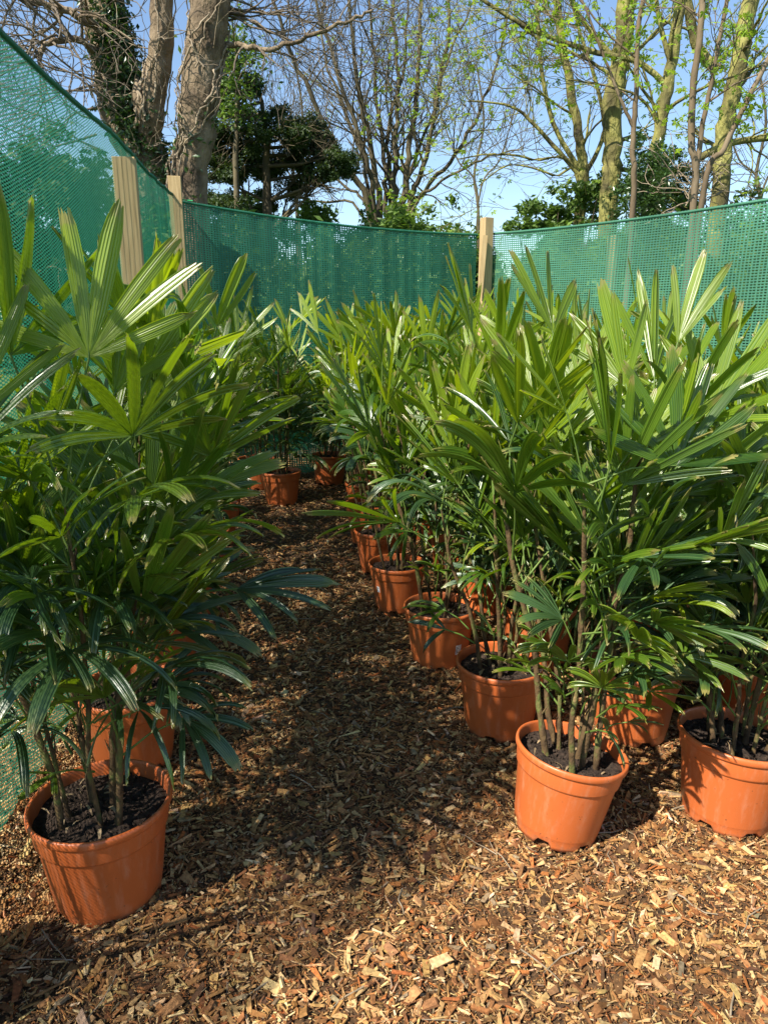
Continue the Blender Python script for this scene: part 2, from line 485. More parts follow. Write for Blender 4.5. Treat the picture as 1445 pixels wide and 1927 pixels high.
mb = MB()
for a in [(60000, (-1.6, 1.7), (0.95, 2.7), .008, .050), (1100, (-1.4, 1.7), (0.95, 3.0), .045, .085), (40000, (-1.6, 1.7), (0.95, 2.6), .003, .010, .016),
          (56000, (-1.6, 2.2), (2.6, 4.6), .010, .050), (36000, (-2.0, 2.6), (4.5, 8.6), .014, .055)]:
    V, q, c = chips(*a)
    mb.quads(V, q, c=c)
o = link('wood_chips', mb.mesh('wood_chips', M['chips'], smooth=False, col=True))
tag(o, 'loose tan and brown wood chips covering the path', kind='stuff')
# fallen twigs
tw = MB()
for k in range(90):
    x = rng.uniform(-1.1, 1.5); y = rng.uniform(1.2, 4.5)
    a = rng.uniform(0, 6.28); l = rng.uniform(.05, .17)
    p = [(x, y, hgt(x, y) + .012)]
    for i in range(4):
        a += rng.normal(0, .25)
        x += math.cos(a) * l / 4; y += math.sin(a) * l / 4
        p.append((x, y, hgt(x, y) + .012 + rng.random() * .006))
    tw.tube(p, np.linspace(.0028, .0012, 5) * rng.uniform(.6, 1.3), 5)
tag(link('fallen_twigs', tw.mesh('fallen_twigs', M['vine'])), 'thin dead twigs strewn over the wood chips', kind='stuff')


# ------------------------------------------------------------------ fences
def net_mesh(name, path, h0, h1, dx, dz, wv, wh, stagger, fold=0.006, seed=0, belly=0.0, sag=0.02, nz=26, posts=(), mat='net'):
    """knitted netting: every strand is geometry. path = plan polyline, h0/h1 = top height at its ends"""
    P = np.array(path, float)
    seg = np.linalg.norm(np.diff(P, axis=0), axis=1)
    cum = np.concatenate([[0], np.cumsum(seg)])
    Ltot = cum[-1]
    n = int(Ltot / dx)
    rg = np.random.default_rng(seed)
    ph = rg.uniform(0, 6.28, 8)

    def surf(s, t):
        x = np.interp(s, cum, P[:, 0]); y = np.interp(s, cum, P[:, 1])
        i = np.clip(np.searchsorted(cum, s, side='right') - 1, 0, len(seg) - 1)
        d = (P[i + 1] - P[i]) / seg[i][..., None]
        nx, ny = d[..., 1], -d[..., 0]           # towards the inside
        H = np.interp(s, [0, Ltot], [h0, h1])
        dpost = np.zeros_like(s)
        pp = list(posts) or [0, Ltot]
        u = np.zeros_like(s)
        for a, b in zip(pp[:-1], pp[1:]):
            m = (s >= a) & (s <= b)
            u = np.where(m, (s - a) / (b - a), u)
        H = H - sag * 4 * u * (1 - u)
        z = t * H
        env = 0.35 + 0.65 * (1 - t)
        off = fold * (np.sin(s * 7.3 + ph[0] + 1.2 * t + 2.2 * np.sin(s * 1.7 + ph[6])) + .7 * np.sin(s * 19 + ph[1] + 2 * t + 2.5 * np.sin(s * 3.1 + ph[7])) + .45 * np.sin(s * 47 + ph[2] + 3 * np.sin(s * 5.3) + t)) * (.55 + .45 * np.sin(t * 5 + ph[3] + s)) 
        off = off + 0.03 * 4 * u * (1 - u) * np.sin(t * 3.1) + belly * np.exp(-((t - .06) / .16) ** 2) * (0.6 + .4 * np.sin(s * 3 + ph[4]))
        return np.stack([x + nx * off, y + ny * off, z + 0.012 * np.sin(s * 2.1 + ph[5]) * (1 - t)], -1), np.stack([d[..., 0], d[..., 1], 0 * s], -1)

    m = MB()
    s = (np.arange(n + 1)) * dx
    # vertical strands
    t = np.linspace(0, 1, nz)
    S, T_ = np.meshgrid(s, t, indexing='ij')
    C, D = surf(S, T_)
    jit = 1 + 0.12 * rg.normal(size=(n + 1, 1, 1))
    A = C - D * wv / 2 * jit; B = C + D * wv / 2 * jit
    V = np.stack([A, B], 2)
    base = (np.arange(n + 1)[:, None] * nz + np.arange(nz - 1)[None]) * 2
    q = np.stack([base, base + 1, base + 3, base + 2], -1).reshape(-1, 4)
    m.quads(V, q)
    # crossing bars, one per cell
    rows = int(max(h0, h1) / dz)
    tt = (np.arange(rows) + .5) / rows
    S, T_ = np.meshgrid(s[:-1], tt, indexing='ij')
    if stagger:
        T_ = T_ + (np.arange(n) % 2)[:, None] * (0.5 / rows)
    T_ = np.clip(T_, 0, 1)
    C0, D0 = surf(S, T_); C1, D1 = surf(S + dx, T_)
    nrm = np.stack([D0[..., 1], -D0[..., 0], 0 * S], -1) * 0.0012
    up = np.zeros_like(C0); up[..., 2] = wh / 2
    V = np.stack([C0 - up + nrm, C1 - up + nrm, C1 + up + nrm, C0 + up + nrm], 2)
    k = np.arange(V.shape[0] * V.shape[1]) * 4
    m.quads(V, np.stack([k, k + 1, k + 2, k + 3], -1))
    me = m.mesh(name, M[mat], smooth=False)
    # rolled hem along the top
    hm = MB()
    ss = np.arange(0, Ltot, dx * .5)
    for a, z0 in ((0, 0),):
        C, D = surf(ss, np.ones_like(ss))
        r = 0.010 + 0.0035 * (np.arange(len(ss)) % 2)
        hm.tube(C, r, 6)
    return me, hm.mesh(name + '_hem', M[mat]), surf


def post(root, x, y, h, wd, dp, yaw=0.0, name='post'):
    m = MB()
    m.box((0, 0, h / 2), wd / 2, dp / 2, h / 2, (math.cos(yaw), math.sin(yaw), 0), (-math.sin(yaw), math.cos(yaw), 0))
    o = link(name, m.mesh(name, M['timber'], smooth=False), root)
    o.location = Vector((x, y, 0)) - root.location
    bv = o.modifiers.new('bevel', 'BEVEL'); bv.width = 0.004; bv.segments = 2
    return o


f1 = empty('netting_fence', (-1.2, 3.0, 0))
tag(f1, 'green mesh windbreak fence on timber posts running along the left side', 'fence', 'green netting fences round the enclosure')
PL = [(-1.14, 0.62), (-1.23, 2.2), (-1.54, 4.65), (-1.90, 7.22)]
me, hm, sf = net_mesh('netting', PL, 2.47, 2.66, 0.0185, 0.0135, 0.0031, 0.0066, True, seed=3, belly=0.05, sag=0.03, posts=(0, 1.6, 3.9, 6.65))
off = -Vector(f1.location)
o = link('netting', me, f1); o.location = off
o = link('hem', hm, f1); o.location = off
p_ = at(236, 300, 4.55); post(f1, p_.x + .01, p_.y - .05, p_.z, 0.125, 0.06, R(8))
p_ = at(325, 337, 7.1); post(f1, p_.x + .05, p_.y - .12, p_.z, 0.11, 0.075, R(10))
tm = MB(); c0 = at(343, 378, 7.02)
tm.tube([c0 + Vector((-.06, 0, .0)), c0 + Vector((0, -.03, .008)), c0 + Vector((.10, -.02, -.004))], 0.005, 5)
o = link('cable_tie', tm.mesh('cable_tie', M['tie']), f1); o.location = off

f2 = empty('netting_fence', (-0.4, 7.9, 0))
tag(f2, 'green mesh windbreak fence hanging in ribbed folds across the far end', 'fence', 'green netting fences round the enclosure')
PB = [(-1.86, 7.19), (-0.4, 7.86), (1.02, 8.45)]
me, hm, sf = net_mesh('netting', PB, 2.62, 2.47, 0.026, 0.020, 0.014, 0.0105, False, fold=0.006, seed=5, sag=0.05, mat='net_back')
off = -Vector(f2.location)
o = link('netting', me, f2); o.location = off
o = link('hem', hm, f2); o.location = off
p_ = at(916, 410, 8.25); post(f2, p_.x, p_.y, p_.z, 0.105, 0.105, R(28))
bt = at(908, 498, 8.14)
bm_ = MB(); bm_.box((0, 0, 0), .024, .014, .29, (1, 0, 0.0), (0, 1, 0), (0.06, 0, 1))
o = link('batten', bm_.mesh('batten', M['timber'], smooth=False), f2); o.location = bt - Vector(f2.location)

f3 = empty('netting_fence', (2.4, 6.2, 0))
tag(f3, 'green square mesh windbreak fence along the right side before the spring trees', 'fence', 'green netting fences round the enclosure')
PR = [(1.09, 8.40), (2.0, 6.9), (2.80, 5.5), (3.6, 4.0)]
me, hm, sf = net_mesh('netting', PR, 2.47, 2.44, 0.030, 0.0205, 0.0105, 0.0105, False, fold=0.005, seed=9, sag=0.06, mat='net_sunlit')
off = -Vector(f3.location)
o = link('netting', me, f3); o.location = off
o = link('hem', hm, f3); o.location = off
post(f3, 2.06, 7.0, 2.30, 0.09, 0.09, R(-28))
post(f3, 3.68, 4.0, 2.5, 0.1, 0.1, R(-28))

# ------------------------------------------------------------------ palms in pots
NU = 9
US = np.linspace(-1, 1, NU)


def add_segment(m, hub, d, up, L_, W, droop, rg, curl=0.0):
    """one pleated leaflet of a fan, arching under its own weight"""
    ns = 11
    tipw = rg.uniform(.25, .72); keel = rg.uniform(.15, .6)
    pos = np.array(hub, float); d = np.array(d, float); up = np.array(up, float)
    prof = np.interp(np.linspace(0, 1, ns), [0, .12, .3, .6, .85, 1], [.10, .42, .84, 1, .93, tipw])
    tipcut = rg.uniform(-.5, .5); jag = rg.uniform(-.012, .012, NU)
    rows = []
    side_bend = rg.normal(0, .12)
    tw = rg.normal(0, .5)
    for k in range(ns):
        t = k / (ns - 1)
        sd = np.cross(d, up); sd /= np.linalg.norm(sd) + 1e-9
        nn = np.cross(sd, d)
        a = tw * t
        sd2 = sd * math.cos(a) + nn * math.sin(a); nn2 = -sd * math.sin(a) + nn * math.cos(a)
        wdt = W * .44 * prof[k]
        zz = np.where(np.arange(NU) % 2 == 0, 1, -1) * 0.0019 * min(1, t * 4) - np.abs(US) * wdt * (keel - .5 * curl * t)
        row = pos + US[:, None] * wdt * sd2 + zz[:, None] * nn2
        if k == ns - 1:
            row = row + d * (jag - np.abs(US) * .006 + tipcut * US * .012)[:, None]
        rows.append(row)
        st = L_ / (ns - 1)
        pos = pos + d * st
        d = d + np.array([0, 0, -1]) * droop * st / L_ * (0.35 + 1.5 * t) + sd * side_bend * st / L_
        d /= np.linalg.norm(d)
    V = np.array(rows).reshape(-1, 3)
    i = np.arange(ns - 1)[:, None] * NU; j = np.arange(NU - 1)[None]
    q = np.stack([i + j, i + j + 1, i + NU + j + 1, i + NU + j], -1).reshape(-1, 4)
    uu, vv = np.meshgrid((US + 1) / 2, np.linspace(0, 1, ns))
    uv = np.stack([uu, vv], -1).reshape(-1, 2)[q]
    m.quads(V, q, uv=uv)


def frond_mesh(name, base, hub, elev, az, nseg, spread, L_, W, droop, mat, seed, roll=0.0, cup=0.25):
    """petiole from base to hub plus a fan of leaflets about the axis (az, elev)"""
    rg = np.random.default_rng(seed)
    m = MB()
    base = Vector(base); hub = Vector(hub)
    mid = (base + hub) / 2 + Vector((0, 0, .03 * (hub - base).length / .25))
    mid = mid.lerp((base + hub) / 2, .3)
    ax = Vector((math.cos(az) * math.cos(elev), math.sin(az) * math.cos(elev), math.sin(elev)))
    sd = Vector((-math.sin(az), math.cos(az), 0))
    up = ax.cross(sd); up = up if up.z > 0 or elev > R(80) else -up
    rot = Matrix.Rotation(roll, 3, ax); sd = rot @ sd; up = rot @ up
    for k in range(nseg):
        f = (k / (nseg - 1) - .5) * 2 if nseg > 1 else 0
        a = f * spread + rg.normal(0, .05)
        d = ax * math.cos(a) + sd * math.sin(a)
        d = (d + up * cup * abs(math.sin(a)) * .5 + Vector(rg.normal(0, .035, 3))).normalized()
        ll = L_ * (1 - .22 * abs(f) ** 1.5) * rg.uniform(.88, 1.06)
        ww = W * rg.uniform(.7, 1.15) * (1 - .2 * abs(f))
        add_segment(m, hub, d, up, ll, ww, droop * rg.uniform(.7, 1.35), rg)
    n_leaf = sum(len(q) for q in m.q)
    m.tube([base, mid, hub, hub + ax * .012], [.0034, .0026, .0026, .001], 5)
    me = m.mesh(name, mat, uv=True)
    me.materials.append(M['petiole'])
    idx = np.zeros(len(me.polygons), np.int32); idx[n_leaf:] = 1
    me.polygons.foreach_set('material_index', idx)
    return me


def variant(kind, seed):
    rg = random.Random(seed)
    if kind == 'young':
        e = R(rg.uniform(68, 88)); pl = rg.uniform(.14, .28); n = rg.choice([3, 4, 5, 6]); sp = R(rg.uniform(14, 42)); L_ = rg.uniform(.29, .40); W = rg.uniform(.028, .046); dr = rg.uniform(.03, .35); mt = 'young'
    elif kind == 'mid':
        e = R(rg.uniform(56, 84)); pl = rg.uniform(.16, .30); n = rg.choice([5, 6, 7, 8]); sp = R(rg.uniform(26, 62)); L_ = rg.uniform(.27, .39); W = rg.uniform(.026, .044); dr = rg.uniform(.1, .9); mt = 'mid'
    elif kind == 'old':
        e = R(rg.uniform(35, 72)); pl = rg.uniform(.14, .26); n = rg.choice([5, 6, 7, 8]); sp = R(rg.uniform(36, 90)); L_ = rg.uniform(.22, .33); W = rg.uniform(.024, .040); dr = rg.uniform(.4, 1.9); mt = 'old'
    else:   # small shoots near the pot
        e = R(rg.uniform(35, 75)); pl = rg.uniform(.06, .14); n = rg.choice([3, 4, 5, 6]); sp = R(rg.uniform(40, 80)); L_ = rg.uniform(.12, .20); W = rg.uniform(.020, .032); dr = rg.uniform(.3, 1.2); mt = rg.choice(['mid', 'mid', 'young', 'old'])
    if kind in ('mid', 'old') and rg.random() < .28: dr = rg.uniform(1.6, 2.8)
    hub = (pl * math.cos(e), 0, pl * math.sin(e))
    return frond_mesh('frond', (0, 0, 0), hub, e - R(rg.uniform(5, 25)), 0, n, sp, L_, W, dr, M[mt], seed, roll=rg.uniform(-.8, .8))


VAR = {k: [variant(k, 100 * i + 7 + len(k)) for i in range(n)] for k, n in (('young', 14), ('mid', 22), ('old', 18), ('shoot', 10))}

POT_H, POT_R = 0.292, 0.180
prof = [(0.02, .012), (.118, .012), (.128, 0.0), (.133, .0), (.1345, .012), (.137, .034), (.138, .036), (.139, .040), (.1605, .210), (.1615, .214), (.1665, .217), (.1675, .222),
        (.1725, .262), (.1725, .268), (.178, .270), (.1805, .274), (.181, .284), (.1795, .290), (.176, .2925), (.172, .291), (.1695, .286), (.168, .27), (.160, .22), (.150, .15)]
pm = lathe(prof, 72, notch=[(2, .020), (3, .020), (4, .011)])
POT = pm.mesh('pot', M['pot'])
sm_ = MB()
rr = np.linspace(0, .1655, 14); aa = np.arange(40) * 2 * math.pi / 40
Rr, Aa = np.meshgrid(rr, aa, indexing='ij')
SZ = .252 + .008 * np.sin(Rr * 60 + 2) * np.cos(Aa * 3) + rng.normal(0, .0022, Rr.shape)
V = np.stack([Rr * np.cos(Aa), Rr * np.sin(Aa), SZ], -1)
i = np.arange(13)[:, None] * 40; j = np.arange(40)[None]
sm_.quads(V, np.stack([i + j, i + 40 + j, i + 40 + (j + 1) % 40, i + (j + 1) % 40], -1).reshape(-1, 4))
for k in range(260):   # crumbs
    a, r_ = rng.uniform(0, 6.28), .16 * math.sqrt(rng.random())
    c = Vector((r_ * math.cos(a), r_ * math.sin(a), .256)); s_ = rng.uniform(.0015, .005)
    sm_.box(c, s_, s_ * .8, s_ * .6, Vector(rng.normal(size=3)).normalized())
SOIL = sm_.mesh('soil', M['soil'])


def sticker_mesh(ang, z, wd, h):
    m = MB(); a = np.linspace(-wd / 2, wd / 2, 7) / .158 + ang
    r0 = .139 + (z - h / 2 - .04) / .17 * .0215 + .0012; r1 = .139 + (z + h / 2 - .04) / .17 * .0215 + .0012
    V = [(r0 * math.cos(t), r0 * math.sin(t), z - h / 2) for t in a] + [(r1 * math.cos(t), r1 * math.sin(t), z + h / 2) for t in a]
    m.quads(V, [[k, k + 1, k + 8, k + 7] for k in range(6)])
    me = m.mesh('care_sticker', M['sticker'])
    m2 = MB()
    for zz in np.linspace(-.3, .3, 5):
        f = rng.uniform(.3, .8)
        zc = z + zz * h; rc = .139 + (zc - .04) / .17 * .0215 + .0018
        t = np.linspace(a[0] + .01, a[0] + (a[-1] - a[0]) * f, 4)
        V = [(rc * math.cos(q_), rc * math.sin(q_), zc + e) for e in (-.0015, .0015) for q_ in t]
        m2.quads(V, [[k, k + 1, k + 5, k + 4] for k in range(3)])
    return me, m2.mesh('print', M['ink'])


def cane_mesh(pts, r0, r1, rg):
    m = MB()
    P = np.array([tuple(p) for p in pts])
    n = 26
    t = np.linspace(0, len(P) - 1, n)
    Q = np.stack([np.interp(t, range(len(P)), P[:, k]) for k in range(3)], -1)
    rad = np.linspace(r0, r1, n) * (1 + rg.normal(0, .07, n)) * (1 + .12 * (np.arange(n) % 3 == 0))
    rad[-5:] *= [.92, .8, .66, .5, .3]
    m.tube(Q, rad, 7, cap=True)
    # ragged sheaths
    for k in range(9):
        u = rg.uniform(.15, .98) * (n - 1); b = Q[int(u)]; a = rg.uniform(0, 6.28)
        rr_ = r0 * 1.0
        d = np.array([math.cos(a), math.sin(a), 0])
        m.tube([b + d * rr_ * .5, b + d * rr_ * 1.3 + [0, 0, .02], b + d * rr_ * rg.uniform(1.6, 2.6) + [0, 0, rg.uniform(.035, .06)]], [.004, .003, .0008], 4)
    return m.mesh('cane', M['cane'])


def palm(x, y, label, seed, tall=1.72, n_canes=7, lean=(0, 0), tilt=None, scale=1.0, detail=2, dens=1.0, stickers=(), zoff=0.0, hero=None, avoid=None, width=1.0, lowest=.86):
    """detail 2: every frond its own part; 1: one foliage mesh, canes as parts; 0: few parts"""
    rg = random.Random(seed); nr = np.random.default_rng(seed)
    root = empty('potted_palm', (x, y, zoff))
    tag(root, label, 'potted plant', 'lady palms in terracotta plastic pots')
    root.rotation_euler = tilt or (0, 0, 0)
    yaw = rg.uniform(0, 6.28)
    p = link('pot', POT, root); p.scale = (scale,) * 3; p.rotation_euler.z = yaw
    s = link('soil', SOIL, root); s.scale = (scale,) * 3; s.rotation_euler.z = rg.uniform(0, 6.28)
    for st in stickers:
        a, b = sticker_mesh(*st)
        so_ = link('care_sticker', a, p); so_.rotation_euler.z = -yaw
        link('print', b, so_)
    sp = .250 * scale
    if detail == 2:     # dead leaf strips and rootlets lying on the compost
        dm = MB()
        for k in range(16):
            a = nr.uniform(0, 6.28); q_ = nr.uniform(.03, .135) * scale; h_ = nr.uniform(0, 6.28); l_ = nr.uniform(.02, .06)
            c_ = np.array([q_ * math.cos(a), q_ * math.sin(a), sp + .012]); d_ = np.array([math.cos(h_), math.sin(h_), 0]); e_ = np.array([-d_[1], d_[0], 0]) * nr.uniform(.001, .006)
            rows_ = [c_ + d_ * l_ * (t_ - .5) + np.array([0, 0, .008 * math.sin(t_ * 3.1) + nr.uniform(0, .004)]) for t_ in (0, .33, .66, 1)]
            V_s = [p_ + e_ * f_ * w_ for p_, w_ in zip(rows_, (.5, 1, .9, .2)) for f_ in (-1, 1)]
            dm.quads(V_s, [[2 * i_, 2 * i_ + 1, 2 * i_ + 3, 2 * i_ + 2] for i_ in range(3)])
        tag(link('litter', dm.mesh('litter', M['dry']), s), kind='stuff')
    fr = []      # (kind, idx, loc, rotz, scale, tilt)
    tops = []
    for k in range(n_canes):
        a = k * 2.4 + rg.uniform(-.4, .4); r_ = .105 * scale * math.sqrt((k + .5) / n_canes)
        b = Vector((r_ * math.cos(a), r_ * math.sin(a), sp))
        out = Vector((math.cos(a), math.sin(a), 0))
        H = (tall - .42) * rg.uniform(.55, 1.0) if k else (tall - .40)
        le = Vector(lean).to_3d() if len(lean) == 2 else Vector(lean)
        p1 = b + out * .04 * H + Vector((0, 0, (H - .25) * .4)) + le * .35
        p2 = b + out * .13 * H * width + Vector((0, 0, H - .25)) + le
        pts = [b, b.lerp(p1, .5) + Vector(nr.normal(0, .008, 3)), p1, p1.lerp(p2, .5) + Vector(nr.normal(0, .012, 3)), p2]
        r0 = rg.uniform(.006, .0105)
        if detail >= 1:
            link('cane', cane_mesh(pts, r0, r0 * .75, nr), root)
        tops.append((pts, a))
        nf = max(4, int(rg.uniform(8.5, 12) * dens))
        for i in range(nf):
            t = 1 - (i / nf) * lowest
            q = t * 4; i0 = min(3, int(q)); pos = pts[i0].lerp(pts[i0 + 1], q - i0)
            kind = 'young' if i < 1 + (rg.random() < .9) + (rg.random() < .3) else ('mid' if i < nf * .62 else 'old')
            az = a + rg.uniform(-.5, .5) + i * 2.3 if i > 0 else rg.uniform(0, 6.28)
            if i > nf * .5: az = a + rg.uniform(-1.3, 1.3)
            fr.append((kind, rg.randrange(len(VAR[kind])), pos, az, rg.uniform(.8, 1.15), (rg.uniform(-.35, .35), rg.uniform(-.35, .35))))
    for k in range(int((30 if detail == 2 else 15) * dens)):
        a = rg.uniform(0, 6.28); r_ = .13 * rg.random()
        fr.append(('shoot' if rg.random() < .7 else 'old', rg.randrange(len(VAR['shoot'])), Vector((r_ * math.cos(a), r_ * math.sin(a), sp + rg.uniform(.06, .70))), a, rg.uniform(.8, 1.25), (rg.uniform(-.4, .4), rg.uniform(-.4, .4))))
    if avoid:
        fr = [f for f in fr if not avoid(f)]
    if detail == 2:
        for kind, vi, loc, az, sc, tl in fr:
            o = link('frond', VAR[kind][vi], root)
            o.location = loc; o.rotation_euler = (tl[0], tl[1], az); o.scale = (sc,) * 3
    else:
        foliage(root, fr)
    if hero:
        for h in hero:
            hp = Vector(h['hub']) - root.location
            base = min((pt for pts, a in tops for pt in [pts[2].lerp(pts[4], z_) for z_ in (0, .2, .4, .6, .8, 1)]
                        if pt.z < hp.z - .05 or h.get('low')), key=lambda q: (q - hp).length + (0 if (q - hp).length > .15 else .3), default=tops[0][0][3])
            me = frond_mesh('frond', base, hp, R(h['elev']), R(h['az']), h['n'], R(h['spread']), h['L'], h['W'], h['droop'], M[h.get('mat', 'mid')], h.get('seed', 1), roll=R(h.get('roll', 0)), cup=h.get('cup', .25))
            link('frond', me, root)
    return root


_cache = {}


def mesh_arrays(me):
    if me.name not in _cache:
        v = np.empty(len(me.vertices) * 3, np.float32); me.vertices.foreach_get('co', v)
        l = np.empty(len(me.loops), np.int32); me.loops.foreach_get('vertex_index', l)
        u = np.empty(len(me.loops) * 2, np.float32); me.uv_layers[0].data.foreach_get('uv', u)
        mi = np.empty(len(me.polygons), np.int32); me.polygons.foreach_get('material_index', mi)
        _cache[me.name] = (v.reshape(-1, 3), l.reshape(-1, 4), u.reshape(-1, 4, 2), mi)
    return _cache[me.name]


def foliage(root, fr):
    m = MB(); MI = []
    order = {'young': 0, 'mid': 1, 'old': 2, 'shoot': 1}
    for kind, vi, loc, az, sc, tl in fr:
        v, q, u, mi = mesh_arrays(VAR[kind][vi])
        Mx = (Matrix.Translation(loc) @ Matrix.Rotation(az, 4, 'Z') @ Matrix.Rotation(tl[1], 4, 'Y') @ Matrix.Rotation(tl[0], 4, 'X') @ Matrix.Scale(sc, 4))
        A = np.array(Mx)
        m.quads(v @ A[:3, :3].T + A[:3, 3], q, uv=u)
        MI.append(np.where(mi == 1, 3, order[kind]))
    me = m.mesh('foliage', M['young'], uv=True)
    me.materials.append(M['mid']); me.materials.append(M['old']); me.materials.append(M['petiole'])
    me.polygons.foreach_set('material_index', np.concatenate(MI).astype(np.int32))
    return link('foliage', me, root)


def keep_right(f):      # leaves low on the path side were trimmed off
    return f[0] != 'shoot' and f[2].z < .62 and math.cos(f[3]) > .3


def keep_left(f):
    return f[0] != 'shoot' and f[2].z < .62 and math.cos(f[3]) < -.1


def hub(px, py, D):
    return at(px, py, D)


ORD = ['first', 'second', 'third', 'fourth', 'fifth', 'sixth', 'seventh', 'eighth', 'ninth']
# --- left row, along the left fence
L1H = [dict(hub=hub(168, 745 * .5 + 300, 1.52), elev=82, az=90, n=8, spread=66, L=.33, W=.048, droop=.06, mat='young', seed=5, cup=0, roll=8),
       dict(hub=hub(275, 700, 1.74), elev=72, az=20, n=8, spread=72, L=.33, W=.05, droop=.12, mat='young', seed=8, cup=0, roll=-60),
       dict(hub=hub(140, 1222, 1.47), elev=8, az=-60, n=8, spread=120, L=.27, W=.040, droop=1.5, mat='old', seed=12),
       dict(hub=hub(445, 1108, 1.95), elev=10, az=-10, n=6, spread=42, L=.29, W=.045, droop=.75, mat='old', seed=14, roll=20),
       dict(hub=hub(345, 1352, 1.72), elev=-2, az=-25, n=5, spread=50, L=.22, W=.036, droop=1.2, mat='old', seed=15, roll=25),
       dict(hub=hub(20, 668, 1.5), elev=70, az=30, n=5, spread=50, L=.34, W=.055, droop=.15, mat='mid', seed=17, cup=0, roll=-60),
       dict(hub=hub(60, 905, 1.55), elev=35, az=-120, n=8, spread=80, L=.28, W=.045, droop=1.0, mat='mid', seed=31),
       dict(hub=hub(60, 1090, 1.5), elev=25, az=200, n=8, spread=90, L=.27, W=.042, droop=1.2, mat='old', seed=32),
       dict(hub=hub(330, 1020, 1.6), elev=30, az=-30, n=7, spread=80, L=.27, W=.042, droop=1.3, mat='mid', seed=33),
       dict(hub=hub(200, 1120, 1.62), elev=15, az=-80, n=7, spread=90, L=.24, W=.040, droop=1.4, mat='old', seed=34),
       dict(hub=hub(-30, 1250, 1.5), elev=10, az=-40, n=7, spread=90, L=.24, W=.038, droop=1.2, mat='old', seed=35),
       dict(hub=hub(250, 820, 1.55), elev=60, az=-40, n=8, spread=75, L=.30, W=.045, droop=.5, mat='mid', seed=36, cup=0),
       dict(hub=hub(400, 860, 1.75), elev=65, az=-60, n=7, spread=60, L=.30, W=.04, droop=.4, mat='mid', seed=37, cup=0),
       dict(hub=hub(250, 940, 1.55), elev=30, az=-20, n=6, spread=75, L=.25, W=.048, droop=1.6, mat='mid', seed=23)]
palm(-.768, 1.73, 'large potted palm nearest the camera at the bottom left, net shadows striping its pot', 11, tall=1.72, n_canes=8, detail=2, hero=L1H, dens=1.35, lean=(0, .04), scale=1.04, avoid=lambda f: f[2].z < .50 and f[0] != 'shoot', width=1.3)
palm(-1.055, 1.33, 'potted palm whose pot is past the left edge, only its upper leaves reaching into view', 61, tall=1.66, detail=1, dens=1.0, n_canes=6, lean=(.04, -.02), lowest=.42, scale=.8, avoid=lambda f: f[2].z < .95)  # foliage shaped for the light: low fronds left off, crown shades the path
LR = [(-.915, 2.39), (-1.00, 3.05), (-1.08, 3.75), (-1.15, 4.42), (-1.22, 5.1), (-1.33, 5.85)]
for k, (x, y) in enumerate(LR):
    palm(x, y, 'potted palm, %s in the row beside the left fence' % ORD[k + 1], 30 + k, tall=1.66 - .03 * (k % 3), detail=2 if k < 2 else 1, lean=(.04, 0), dens=.85 if k < 1 else .7, avoid=keep_right if k > 1 else None)

# --- far end
palm(-.905, 6.32, 'potted palm at the far end of the path, its pot standing forward alone', 71, tall=1.78, detail=1, n_canes=7, dens=.9)
palm(-1.22, 6.95, 'far potted palm half hidden behind the lone pot at the path end', 72, tall=1.72, detail=1, dens=.8)
palm(-.54, 7.15, 'far potted palm at the path end before the back netting, sunlit stripe on its pot', 73, tall=1.70, detail=1, dens=.8)
palm(-.17, 6.85, 'far potted palm in the corner where the path turns behind the right row', 74, tall=1.72, detail=1, dens=.8)
palm(.30, 7.6, 'far potted palm against the back netting, nearest the corner post', 75, tall=1.72, detail=1, dens=.8)

# --- right, front row along the path (from the front)
SH6 = [(1093, 1257, 1.74, -60, 'mid', .17), (1003, 1270, 1.80, 200, 'mid', .17), (1138, 1128, 1.80, 20, 'young', .20), (1048, 1172, 1.78, 160, 'mid', .20), (1228, 1222, 1.86, 10, 'mid', .19),
       (1120, 1215, 1.74, -100, 'young', .18), (1170, 1300, 1.82, -20, 'mid', .14), (1060, 1090, 1.80, 120, 'mid', .22), (985, 1190, 1.86, 190, 'old', .20), (1200, 1130, 1.86, 0, 'young', .2),
       (1110, 1060, 1.78, -80, 'old', .24), (1030, 1010, 1.80, 190, 'mid', .26), (1180, 1020, 1.82, -30, 'mid', .26), (1010, 1330, 1.84, 150, 'mid', .11), (1150, 1180, 1.74, -50, 'mid', .18), (1075, 1310, 1.78, -110, 'young', .12)]
SH6 = [dict(hub=at(px, py, D), elev=[25, 40, 10, 55][i % 4], az=az, n=5 + i % 3, spread=[95, 75, 60][i % 3], L=L_, W=.026 + .004 * (i % 3), droop=[.7, 1.2, .4, .9][i % 4], mat=mt, seed=400 + i, low=1, roll=[0, 25, -30][i % 3]) for i, (px, py, D, az, mt, L_) in enumerate(SH6)]
R6H = SH6 + [dict(hub=hub(845 / 2 + 723, 863 / 2 + 450, 1.75), elev=80, az=90, n=8, spread=72, L=.31, W=.042, droop=.08, mat='mid', seed=41, cup=0),
       dict(hub=hub(968 / 2 + 723, 640 / 2 + 450, 1.95), elev=80, az=60, n=9, spread=80, L=.33, W=.045, droop=.1, mat='young', seed=43, cup=0, roll=-25),
       dict(hub=hub(1062 / 2 + 723, 1160 / 2 + 450, 1.80), elev=68, az=20, n=6, spread=62, L=.28, W=.04, droop=.2, mat='mid', seed=45, cup=0, roll=-60),
       dict(hub=hub(1040 / 2 + 723, 80 / 2 + 1130, 1.8), elev=12, az=-10, n=5, spread=60, L=.22, W=.038, droop=.5, mat='old', seed=46),
       dict(hub=hub(740 / 2 + 723, 410 / 2 + 1050, 1.72), elev=30, az=-40, n=7, spread=100, L=.16, W=.03, droop=.8, mat='mid', seed=48)]
